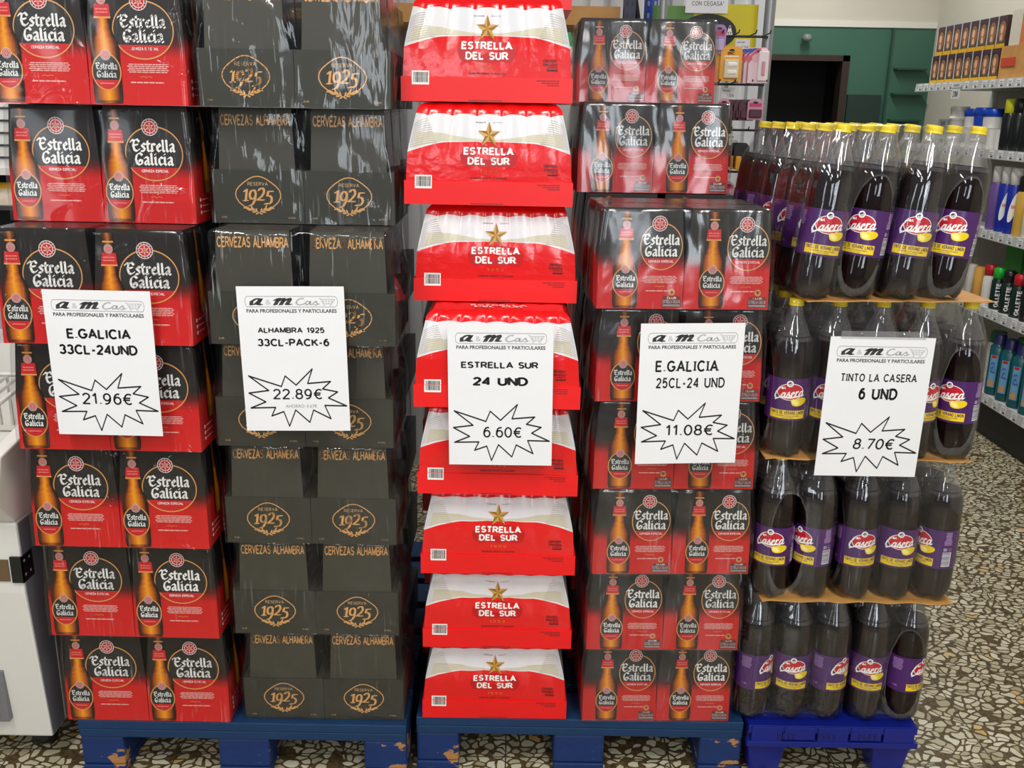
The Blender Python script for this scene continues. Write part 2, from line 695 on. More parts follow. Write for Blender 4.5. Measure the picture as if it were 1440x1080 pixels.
# blackletter word shapes, x-height 1
BL = {
    'E': (1.2, [[(1.08, 1.2), (.78, 1.5), (.4, 1.32), (.2, .75), (.36, .18), (.68, .02), (1.08, .26)], [(.22, .74), (.86, .84)], [(-.12, 1.16), (.1, 1.42), (.4, 1.3)]]),
    's': (.78, [[(.7, .86), (.46, 1.0), (.2, .76), (.64, .34), (.5, .04), (.12, .06)]]),
    't': (.66, [[(.28, 1.3), (.28, .2), (.46, .02), (.62, .12)], [(.06, .93), (.6, .95)]]),
    'r': (.74, [[(.22, .95), (.22, .02)], [(.22, .74), (.46, .98), (.66, .84)], [(.1, .04), (.36, .06)]]),
    'e': (.82, [[(.24, .46), (.68, .68), (.5, .98), (.22, .76), (.22, .28), (.44, .02), (.7, .16)]]),
    'l': (.52, [[(.14, 1.42), (.22, 1.36), (.22, .16), (.4, .02)]]),
    'a': (.88, [[(.18, .86), (.44, 1.0), (.64, .84), (.64, .14), (.8, .02)], [(.62, .56), (.28, .46), (.18, .2), (.36, .02), (.64, .22)]]),
    'G': (1.2, [[(1.06, 1.22), (.78, 1.48), (.36, 1.26), (.2, .7), (.34, .18), (.66, .0), (1.0, .14), (1.02, .54), (.70, .62)], [(.66, .62), (.66, .38)]]),
    'i': (.5, [[(.12, .94), (.22, .96), (.22, .16), (.38, .02)], [(.2, 1.32), (.24, 1.36)]]),
    'c': (.74, [[(.66, .86), (.44, 1.0), (.22, .74), (.22, .28), (.44, .02), (.68, .16)]]),
}


def bltext(txt):
    out, x = [], 0
    for ch in txt:
        w, ss = BL[ch]
        for s_ in ss:
            out += xf(nib(s_, .3, 38, .09), dx=x)
        x += w
    return out


def word_1925():
    D = {
        '1': [[(.08, .82), (.3, 1.0), (.3, .0)], [(.12, .03), (.48, .03)]],
        '9': [arc(.34, .56, .28, .4, 0, 360, 14), [(.62, .56), (.6, .1), (.42, -.3), (.14, -.42)]],
        '2': [arc(.32, .82, .26, .32, 160, -20, 8) + [(.4, .42), (.04, .1), (.62, .1)]],
        '5': [[(.62, .86), (.22, .86), (.16, .48)] + arc(.3, .12, .32, .36, 110, -120, 10) + [(.02, -.26)]],
    }
    out, x = [], 0
    for ch, w in (('1', .56), ('9', .8), ('2', .76), ('5', .7)):
        for s_ in D[ch]:
            out += xf(nib(s_, .21, 10, .075), dx=x)
        x += w
    return xf(out, shear=.16)


def script_word(wt=.2, h=.07):
    """flowing 'Casera'"""
    L_ = []
    x = 0
    L_ += nib([(1.35, 1.62), (1.2, 1.82), (.8, 1.7), (.4, 1.15), (.2, .5), (.35, .05), (.75, .0), (1.15, .3)], wt * 1.15, 25, h)
    x = 1.15

    def put(ss, w):
        nonlocal x
        for s_ in ss:
            L_.extend(xf(nib(s_, wt, 25, h), dx=x))
        x += w
    a = [[(.72, .8), (.4, .92), (.14, .5), (.22, .08), (.48, .1), (.72, .6), (.74, .9), (.68, .2), (.84, .03), (1.0, .25)]]
    put(a, .92)
    put([[(.05, .2), (.42, 1.0), (.4, .7), (.6, .32), (.42, .02), (.12, .1)], [(.5, .05), (.75, .3)]], .7)
    put([[(.1, .4), (.55, .62), (.5, .92), (.28, .9), (.12, .45), (.3, .05), (.6, .08), (.82, .4)]], .74)
    put([[(.16, .98), (.10, .04)], [(.14, .58), (.36, .98), (.52, .86)]], .6)
    put(a[:1], .9)
    return xf(L_, shear=.12)


def oval_arch():
    """the lozenge-shaped gold line round a numeral, open below"""
    h_ = [(-.62, -.60), (-.84, -.38), (-.96, -.12), (-.97, .08), (-.92, .26), (-.80, .44), (-.60, .64), (-.38, .82), (-.18, .93), (0, .96)]
    return h_ + [(-x, z) for x, z in h_[-2::-1]]


# ------------------------------------------------------------------ inks and boards
INK_W = mat('ink_white', (246, 244, 240), .5)
INK_K = mat('ink_black', (24, 22, 22), .5)
INK_RED = mat('ink_red', (206, 24, 26), .45)
INK_DKRED = mat('ink_dark_red', (150, 30, 34), .5)
INK_GOLD = mat('ink_gold', (224, 158, 84), .4)
INK_PGOLD = mat('ink_pale_gold', (214, 160, 96), .45)
INK_GREY = mat('ink_grey', (150, 150, 150), .5)
INK_LGREY = mat('ink_light_grey', (188, 188, 190), .5)
PAPER = mat('sign_paper', (238, 238, 240), .6, noise=.015, nscale=12)
GAL_FACE = ramp_uv_mat('carton_black_to_red', 1, [(0.0, (216, 32, 30)), (.40, (208, 28, 27)), (.50, (92, 20, 18)), (.57, (38, 31, 28)), (1.0, (36, 32, 29))], rough=.42, noise=.03, nscale=9)
GAL_SIDE = ramp_uv_mat('carton_side_black_to_red', 1, [(0.0, (212, 28, 27)), (.46, (190, 26, 26)), (.56, (60, 18, 18)), (.62, (26, 24, 25)), (1.0, (24, 23, 24))], rough=.42, noise=.04, nscale=6)
BEER_GLASS = ramp_uv_mat('printed_amber_glass', 0, [(0, (34, 18, 8)), (.14, (78, 38, 10)), (.32, (204, 102, 14)), (.54, (250, 162, 32)), (.78, (184, 88, 12)), (.92, (60, 30, 9)), (1, (30, 16, 8))], rough=.42, noise=.06, nscale=25)
BEER_DARK = ramp_uv_mat('printed_brown_glass', 0, [(0, (28, 15, 8)), (.25, (96, 48, 18)), (.5, (182, 104, 44)), (.75, (92, 46, 16)), (1, (26, 14, 8))], rough=.42)
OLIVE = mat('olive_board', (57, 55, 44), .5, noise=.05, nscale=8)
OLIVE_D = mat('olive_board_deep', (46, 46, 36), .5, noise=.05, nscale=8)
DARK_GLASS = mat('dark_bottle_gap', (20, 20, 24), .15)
INK_COPPER = mat('ink_copper', (222, 164, 98), .4)
INK_DCOP = mat('ink_dim_copper', (214, 176, 128), .5)


def seal(cx, cz, r, fmap, mb, o):
    mb.art(ell(cx, cz, r, n=24), fmap, INK_W, o)
    mb.art(ring(cx, cz, r * .93, r * .93, r * .22, 24), fmap, INK_DKRED, o + .0001)
    for k in range(14):
        a = 2 * pi * k / 14
        mb.art(xf(rect(-.035 * r, .035 * r, .76 * r, .88 * r), rot=a, dx=cx, dz=cz), fmap, INK_W, o + .0002)
    mb.art(ell(cx, cz, r * .64, n=20), fmap, INK_RED, o + .0001)
    mb.art(star(cx, cz, r * .6, r * .2, 6), fmap, INK_W, o + .0002)
    mb.art(star(cx, cz, r * .42, r * .14, 6), fmap, INK_DKRED, o + .0003)
    mb.art(star(cx, cz, r * .2, r * .07, 6, 60), fmap, INK_GOLD, o + .0004)


def microtext(x0, x1, z, h, fmap, mb, m, o, words=9):
    rs = random.Random(int(x0 * 1e5) + int(z * 1e5))
    x = x0
    while x < x1:
        w = (x1 - x0) / words * rs.uniform(.5, 1.5)
        mb.art(rect(x, min(x + w * .88, x1), z, z + h), fmap, m, o)
        x += w


def carton_mesh(w, d, h, club):
    """cardboard six-pack with the printed bottle and oval crest"""
    mb = MB()
    il, ir, lean, zf = (.012, .008, .010, .48)
    if club:
        il, ir = .010, .008
    P = {}
    lv = [0, h * zf, h]
    ins = [(0, 0, 0), (0.001, 0.001, lean * zf), (il, ir, lean)]
    pts = []
    for z, (a, b, c) in zip(lv, ins):
        pts.append([(-w / 2 + a, -d / 2 + c, z), (w / 2 - b, -d / 2 + c, z), (w / 2 - b, d / 2 - c, z), (-w / 2 + a, d / 2 - c, z)])
    for j in (0, 1):
        A, B = pts[j], pts[j + 1]
        v0, v1 = lv[j] / h, lv[j + 1] / h
        for i in range(4):
            k = (i + 1) % 4
            mb.poly([A[i], A[k], B[k], B[i]], GAL_FACE if i in (0, 2) else GAL_SIDE, [(0, v0), (1, v0), (1, v1), (0, v1)])
    mb.poly(pts[2], GAL_SIDE, [(0, .9)] * 4)
    mb.poly(pts[0][::-1], GAL_SIDE, [(0, .1)] * 4)

    def F(u, v, off=0.0):
        z = h * (1 - v)
        return (-w / 2 + u * w, -d / 2 + lean * z / h - off, z)
    asp = w / h                                      # keep circles round: v = u * asp

    def sh(s_):                                      # shape in (u, metric-u) -> (u, v)
        return s_
    # F takes (u, t) with t up; art() passes (x, z), so work in x = u, z = -v
    def FM(x, z, off):
        return F(x, -z, off)
    bx = .19 if not club else .325
    if club:
        ox, oz, orx, orz = .725, -.375, .245, .235
    else:
        ox, oz, orx, orz = .585, -.40, .312, .235
    # big crest
    mb.art(ell(ox, oz, orx, orz, 40), FM, INK_K if False else mat('print_black', (36, 33, 31), .42), .0003)
    fl = oz - orz * .5
    al = math.degrees(math.asin((oz - fl) / orz))
    mb.art(ell(ox, oz, orx, orz, 24, 180 + al, 360 - al), FM, INK_RED, .0005)
    mb.art(ring(ox, oz, orx, orz, .011, 48), FM, INK_GOLD, .0007)
    # words
    tw = .245 if not club else .222
    mb.art(xf(fit(bltext('Estrella'), -tw, tw, 0, .118), dx=ox - .01, dz=oz + .012), FM, INK_W, .0010)
    mb.art(xf(fit(bltext('Galicia'), -tw * .86, tw * .86, 0, .118), dx=ox, dz=oz - .104), FM, INK_W, .0010)
    mb.art(xf(fit(stext('CERVEZA ESPECIAL', .22, .3), -.145, .145, 0, .024), dx=ox, dz=fl - .042), FM, INK_W, .0010)
    rs = .088
    cz = oz + orz + .0
    for args in ((ox - .03, cz - .01, rs),):
        # seal drawn in u units; squash v so that it stays round
        def FS(x, z, off, c=(args[0], args[1])):
            return F(c[0] + (x - c[0]), -(c[1] + (z - c[1]) * asp), off)
        seal(args[0], args[1], args[2], FS, mb, .0011)
    # small print
    x0, x1 = (.40, .82) if not club else (.53, .92)
    for k in range(5):
        e = .0 if k % 2 else .015
        microtext(x0 + e, x1 - e, -.676 - k * .0155, .0085, FM, mb, mat('ink_pale_pink', (236, 176, 168), .5), .0006, 8)
    mb.art(stroke([(ox - .06, -.775), (ox - .02, -.768), (ox, -.78), (ox + .02, -.768), (ox + .06, -.775)], .004), FM, INK_GOLD, .0006)
    microtext(ox - .16, ox + .18, -.823, .011, FM, mb, mat('ink_pale_pink', (236, 176, 168), .5), .0006, 6)
    if club:
        cx = .87
        mb.art([[(cx - .115, -.985), (cx + .115, -.985), (cx + .1, -.87), (cx - .1, -.87)]], FM, mat('club_plaque', (120, 40, 36), .5), .0006)
        mb.art(ell(cx, -.83, .038, .034, 16), FM, INK_PGOLD, .0006)
        mb.art(star(cx, -.83, .026, .01, 6), FM, INK_DKRED, .0008)
        mb.art(fit(stext('CLUB', .2), cx - .055, cx + .055, -.898, -.877), FM, INK_W, .0009)
        mb.art(fit(stext('ESTRELLA GALICIA', .2), cx - .1, cx + .1, -.942, -.907), FM, INK_LGREY, .0009)
        mb.art(rect(cx - .1, cx + .1, -.972, -.953), FM, INK_GREY, .0009)
    # printed bottle: rows of (v, half width in u)
    bw = .148 if not club else .146
    rows = [(-.03, .058), (-.055, .064), (-.075, .060), (-.085, .05), (-.13, .054), (-.2, .064), (-.30, .072), (-.37, .078), (-.43, .10), (-.48, .128), (-.52, .143), (-.58, bw), (-.75, bw), (-.93, bw), (-.965, bw * .97), (-.99, bw * .9)]
    for a, b in zip(rows, rows[1:]):
        m = BEER_GLASS if (-.95 < a[0] <= -.28) else BEER_DARK
        lean_u = lambda z: bx - .012 * (z + 1)
        q = [(lean_u(b[0]) - b[1], b[0]), (lean_u(b[0]) + b[1], b[0]), (lean_u(a[0]) + a[1], a[0]), (lean_u(a[0]) - a[1], a[0])]
        mb.poly([FM(x, z, .0012) for x, z in q], m, [(0, 0), (1, 0), (1, 1), (0, 1)])
    nx = bx - .008
    mb.art([[(nx - .085, -.305), (nx + .085, -.305), (nx + .075, -.20), (nx - .072, -.20)]], FM, INK_RED, .0015)
    for k in range(2):
        microtext(nx - .06, nx + .06, -.245 - k * .025, .012, FM, mb, mat('ink_soft_red', (232, 120, 112), .5), .0017, 4)
    mb.art([[(nx - .085, -.312), (nx + .085, -.312), (nx + .085, -.298), (nx - .085, -.298)]], FM, INK_GOLD, .0018)

    def FN(x, z, off, c=(nx, -.165)):
        return F(x, -(c[1] + (z - c[1]) * asp), off)
    seal(nx, -.165, .045, FN, mb, .0016)
    mb.art(rect(nx - .055, nx + .055, -.112, -.098), FM, INK_GOLD, .0016)
    lx, lz = bx - .003, -.735
    lw = bw * 1.02
    mb.art(ell(lx, lz, lw, .15, 32), FM, INK_GOLD, .0016)
    mb.art(ell(lx, lz, lw - .012, .14, 32), FM, mat('print_black', (36, 33, 31), .42), .0018)
    mb.art(ell(lx, lz, lw - .012, .14, 20, 180 + 28, 360 - 28), FM, INK_RED, .0020)
    mb.art(xf(fit(bltext('Estrella'), -.115, .115, 0, .062), dx=lx, dz=lz + .016), FM, INK_W, .0023)
    mb.art(xf(fit(bltext('Galicia'), -.102, .102, 0, .062), dx=lx, dz=lz - .05), FM, INK_W, .0023)
    mb.art(rect(lx - .07, lx + .07, lz - .098, lz - .088), FM, mat('ink_soft_red', (232, 120, 112), .5), .0023)

    def FL(x, z, off, c=(lx, lz + .135)):
        return F(x, -(c[1] + (z - c[1]) * asp), off)
    seal(lx, lz + .135, .05, FL, mb, .0022)
    # right side: bottle picture and three white marks
    def FR(x, z, off):
        t = -z
        zz = h * (1 - t)
        if zz > h * zf:
            ins_ = .001 + (ir - .001) * (zz - h * zf) / (h - h * zf)
        else:
            ins_ = .001 * zz / (h * zf)
        return (w / 2 - ins_ + off, -d / 2 + .004 + x * (d - .008), zz)
    for a, b in ((rows[k], rows[k + 1]) for k in range(len(rows) - 1)):
        if a[0] < -.64:
            break
        s_ = 1.35
        q = [(.62 - b[1] * s_, b[0]), (.62 + b[1] * s_, b[0]), (.62 + a[1] * s_, a[0]), (.62 - a[1] * s_, a[0])]
        mb.poly([FR(x, z, .0009) for x, z in q], BEER_DARK if a[0] > -.3 else BEER_GLASS, [(0, 0), (1, 0), (1, 1), (0, 1)])
    for k in range(3):
        mb.art(ell(.22, -.80 - k * .055, .035, .018, 10), FR, INK_W, .0009)
        mb.art(rect(.3, .62, -.806 - k * .055, -.796 - k * .055), FR, mat('ink_pale_pink', (236, 176, 168), .5), .0009)
    return mb.mesh('carton')


def film_mesh(w, d, h, inset, m, seed, amp=.0015, fo=.004, so=.004, dent=True, flare=0.0):
    """shrink film drawn round a case: loops of a soft rectangle, lightly rumpled"""
    rs = random.Random(seed)
    ph = [(rs.uniform(0, 6.3), rs.uniform(0, 6.3), rs.uniform(20, 70), rs.uniform(10, 40)) for _ in range(5)]
    rows = []
    nx, ny = 24, 12
    zs = [0.001, .02, .05, .09, .13, .17, .20, .23, .26, .30, .36, .42, .48, .54, .6, .66, .72, .78, .84, .9, .95, .985, 1.0]
    for k, f in enumerate(zs):
        z = f * h
        a = inset(f)
        hw = w / 2 - a[0] + so + flare * max(0, sin(f * pi)) ** 2
        y0, y1 = -d / 2 + a[1] - fo, d / 2 - a[1] + fo
        if k == len(zs) - 1:
            hw -= .006
            y0 += .006
            y1 -= .006
            z = h + .0008
        loop = []
        for i in range(nx):
            loop.append([-hw + 2 * hw * i / nx, y0, 0])
        for i in range(ny):
            loop.append([hw, y0 + (y1 - y0) * i / ny, 1])
        for i in range(nx):
            loop.append([hw - 2 * hw * i / nx, y1, 2])
        for i in range(ny):
            loop.append([-hw, y1 - (y1 - y0) * i / ny, 3])
        out = []
        for q in loop:
            n_ = sum(sin(q[0] * p[2] + z * p[3] + p[0]) * sin(q[1] * p[2] + z * p[3] * 1.3 + p[1]) for p in ph) / 2.2
            n_ = max(-1, min(1, n_)) * amp
            nv = ((0, -1), (1, 0), (0, 1), (-1, 0))[q[2]]
            dd = 0
            if dent and q[2] in (0, 2):
                dd = -.004 * math.exp(-(q[0] / .016) ** 2) * min(1, f * 2)
            out.append((q[0] + nv[0] * (n_ + amp * .6), q[1] + nv[1] * (n_ + dd + amp * .6), z))
        rows.append(out)
    mb = MB()
    mb.grid(rows, m, closed=True, smooth=True)
    # top
    R_ = rows[-1]
    top = []
    for i in range(nx + 1):
        a, b = R_[i], R_[(2 * nx + ny - i) % len(R_)]
        top.append([tuple(a[k] + (b[k] - a[k]) * j / 8 for k in range(3)) for j in range(9)])
    mb.grid(top, m, smooth=True, flip=True)
    return mb.mesh('shrink_film')


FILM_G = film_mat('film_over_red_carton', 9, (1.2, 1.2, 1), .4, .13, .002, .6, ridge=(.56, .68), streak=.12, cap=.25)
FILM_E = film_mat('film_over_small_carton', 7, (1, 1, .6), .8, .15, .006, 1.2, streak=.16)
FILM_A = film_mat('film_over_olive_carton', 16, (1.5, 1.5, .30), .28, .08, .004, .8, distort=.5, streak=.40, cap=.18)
FILM_A2 = film_mat('film_over_olive_carton_fewer_glints', 12, (1.5, 1.5, .30), .2, .08, .003, .8, distort=.5, streak=.07, cap=.15)  # less lit lower cases: fewer streak highlights painted into the film
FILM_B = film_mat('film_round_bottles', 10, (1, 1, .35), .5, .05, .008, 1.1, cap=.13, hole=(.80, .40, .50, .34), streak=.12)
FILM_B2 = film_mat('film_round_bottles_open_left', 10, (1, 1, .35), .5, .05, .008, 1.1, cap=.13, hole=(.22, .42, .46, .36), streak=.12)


def new_obj(name, me, parent):
    o = bpy.data.objects.new(name, me)
    COL.objects.link(o)
    add_kid(parent, o)
    return o


def carton_case(w, h, d, cm, fm):
    """case of four cartons under film; origin = middle of the front bottom edge"""
    root = empty('beer_case')
    cw, cdp = w / 2, d / 2
    for sy in (0, 1):
        for sx in (-1, 1):
            o = new_obj('carton', cm, root)
            o.location = (sx * cw / 2, cdp * (sy + .5), 0)
            if sy:
                o.rotation_euler.z = pi
    f = new_obj('shrink_film', fm, root)
    f.location = (0, d / 2, 0)
    return root


ORD = ['bottom', 'second from bottom', 'third from bottom', 'fourth from bottom', 'fifth from bottom', 'sixth from bottom', 'seventh from bottom', 'topmost']


def place(proto, used, loc, rz, bare=False):
    o = proto if not used[0] else copy_tree(proto, None, ('shrink_film', 'film_flap') if bare else ())
    used[0] = True
    o.location = loc
    o.rotation_euler.z = rz
    return o


BASE = .145
# ---- stack of 33 cl red-and-black cases
Wg, Hg, Dg = .3767, .2290, .250
cmG = carton_mesh(Wg / 2 - .001, Dg / 2 - .001, Hg - .002, False)
fmG = film_mesh(Wg, Dg, Hg - .0018, lambda f: (.009 * max(0, (f - .5) * 2), .010 * f), FILM_G, 3)
pg = carton_case(Wg, Hg, Dg, cmG, fmG)
G_ROWS = [(-.819, 1.915, -.006), (-.829, 1.949, -.035), (-.821, 1.843, .006), (-.826, 1.860, -.008), (-.832, 1.880, -.008), (-.833, 1.901, -.009), (-.828, 1.917, .001)]
u = [False]
for k, (x, y, a) in enumerate(G_ROWS):
    n = 6 - k
    o = place(pg, u, (x, y, BASE + Hg * n), a)
    tag(o, 'red and black beer case, %s of the leftmost stack' % ('topmost' if n == 6 else ORD[n]), 'beer case', 'cases in the leftmost stack')
for n in range(7):
    o = place(pg, u, (-.832, 1.917 + .31 + .012 * (n % 2), BASE + Hg * n), 0, True)
    tag(o, 'red and black beer case hidden behind the leftmost stack', 'beer case', 'cases behind the leftmost stack')


# ---- stack of olive cases
def olive_carton(w, d, h):
    mb = MB()
    zf = h * .47
    a, c = .020, .009
    lo = [(-w / 2, -d / 2), (w / 2, -d / 2), (w / 2, d / 2), (-w / 2, d / 2)]
    up = [(-w / 2 + a * .75, -d / 2 + c * .3), (w / 2 - a * .75, -d / 2 + c * .3), (w / 2 - a * .75, d / 2 - c * .3), (-w / 2 + a * .75, d / 2 - c * .3)]
    tp = [(-w / 2 + a, -d / 2 + c), (w / 2 - a, -d / 2 + c), (w / 2 - a, d / 2 - c), (-w / 2 + a, d / 2 - c)]
    L0 = [(x, y, 0) for x, y in lo]
    L1 = [(x, y, zf) for x, y in lo]
    L2 = [(x, y, zf) for x, y in up]
    L3 = [(x, y, h) for x, y in tp]
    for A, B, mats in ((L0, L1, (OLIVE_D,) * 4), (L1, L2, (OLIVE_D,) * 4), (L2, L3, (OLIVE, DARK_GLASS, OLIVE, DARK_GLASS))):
        for i in range(4):
            k = (i + 1) % 4
            mb.poly([A[i], A[k], B[k], B[i]], mats[i])
    mb.poly(L3, OLIVE)
    mb.poly(L0[::-1], OLIVE_D)

    def FLo(x, z, off):
        return (x, -d / 2 - off, z)

    def FUp(x, z, off):
        t = (z - zf) / (h - zf)
        return (x, -d / 2 + c * .3 + (c * .7) * t - off, z)
    cz = h * .255
    mb.art(stroke([(x * .047, cz + z * .039 - .001) for x, z in oval_arch()], .0021), FLo, INK_COPPER, .0006)
    mb.art(fit(word_1925(), -.0320, .0320, cz - .024, cz + .0145), FLo, INK_COPPER, .0007)
    mb.art(fit(stext('RESERVA', .13, .3), -.0205, .0205, cz + .0178, cz + .0250), FLo, INK_DCOP, .0007)
    # leaf scroll under the numeral
    rs = random.Random(3)
    for sx in (-1, 1):
        for (x, z, r, ang) in ((.024, -.027, .006, 20), (.018, -.030, .005, -10), (.012, -.029, .005, 40), (.010, -.035, .004, 0), (.005, -.031, .004, 70), (.004, -.038, .0035, -30), (.028, -.026, .004, -30), (.015, -.024, .0038, 60)):
            mb.art(xf([ell(0, 0, r * 1.1, r * .42, 8)[0]], rot=radians(ang) * sx, dx=sx * x, dz=cz + z), FLo, INK_COPPER, .0007)
        mb.art(stroke([(sx * .030, cz - .026), (sx * .02, cz - .032), (sx * .01, cz - .032), (0, cz - .036)], .0012), FLo, INK_COPPER, .0006)
    mb.art(xf(fit(stext('5.45', .14), 0, .010, 0, .0036), dx=-.076, dz=.010), FLo, INK_DCOP, .0006)
    mb.art(xf(fit(stext('6 33 CL' if False else '6-33CL', .14), 0, .015, 0, .0036), dx=.060, dz=.010), FLo, INK_DCOP, .0006)
    mb.art(fit(stext('CERVEZAS ALHAMBRA', .19, .24), -w / 2 + a + .002, w / 2 - a - .002, h * .850, h * .945), FUp, INK_COPPER, .0008)
    return mb.mesh('carton')


Wa, Da = .370, .250
cmA = olive_carton(Wa / 2 - .001, Da / 2 - .001, Hg - .002)
fmA = film_mesh(Wa, Da, Hg - .0018, lambda f: (0.012 * max(0, min(1, (f - .45) * 4)), .004 * f), FILM_A, 8, amp=.002, fo=.004, so=.003, flare=.004)
pa = carton_case(Wa, Hg, Da, cmA, fmA)
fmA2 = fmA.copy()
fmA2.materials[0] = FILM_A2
# loose film hanging off the right flank
mb = MB()
rows = []
rs = random.Random(5)
for j in range(11):
    f = j / 10
    r = []
    for i in range(9):
        g = i / 8
        out = .008 * sin(pi * (1 - f) ** 1.5) * (1 - abs(2 * g - 1) ** 1.5) + .003 * rs.uniform(-1, 1)
        r.append((Wa / 2 - .010 * max(0, min(1, (f - .45) * 4)) + .006 + out, -.002 + g * .16, .006 + f * (Hg - .012)))
    rows.append(r)
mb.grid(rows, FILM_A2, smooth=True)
fl = new_obj('film_flap', mb.mesh('film_flap'), pa)
A_ROWS = [(-.428, 1.926, .008), (-.430, 1.975, .004), (-.420, 1.868, .006), (-.432, 1.903, .004), (-.431, 1.915, .002), (-.431, 1.926, .004), (-.424, 1.935, .004)]
u = [False]
for k, (x, y, a) in enumerate(A_ROWS):
    n = 6 - k
    o = place(pa, u, (x, y, BASE + Hg * n), a)
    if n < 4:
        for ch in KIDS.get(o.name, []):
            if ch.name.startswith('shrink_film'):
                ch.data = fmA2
    tag(o, 'dark olive beer case with copper numerals, %s of its stack' % ('topmost' if n == 6 else ORD[n]), 'beer case', 'cases in the olive stack')
for n in range(7):
    o = place(pa, u, (-.447, 1.935 + .32 + .012 * (n % 2), BASE + Hg * n), 0, True)
    tag(o, 'dark olive beer case hidden behind the olive stack', 'beer case', 'cases behind the olive stack')

# ---- stack of red and white cases
SUR_RED = mat('red_printed_film', (226, 16, 18), .22, coat=.35, bump=.30, bscale=34, bstretch=(1, 1, 1.4))
SUR_TRAY = mat('red_tray_board', (236, 22, 24), .38, noise=.03, nscale=14)
SUR_WHITE = ramp_uv_mat('white_printed_film', 0, [(0, (206, 206, 208)), (.06, (228, 226, 226)), (.2, (232, 228, 230)), (.35, (226, 226, 230)), (.5, (234, 228, 230)), (.65, (226, 226, 230)), (.8, (234, 230, 232)), (.94, (226, 224, 224)), (1, (206, 206, 208))], rough=.2, spec=.5)
SUR_SWOOSH = mat('pale_gold_band', (206, 200, 176), .25)
SUR_LINE = mat('grey_pinstripe', (178, 166, 158), .3)
SUR_SHADE = mat('dark_red_crest', (192, 20, 22), .3)
STAR_A, STAR_B = mat('star_light', (206, 158, 66), .3), mat('star_dark', (150, 104, 36), .3)


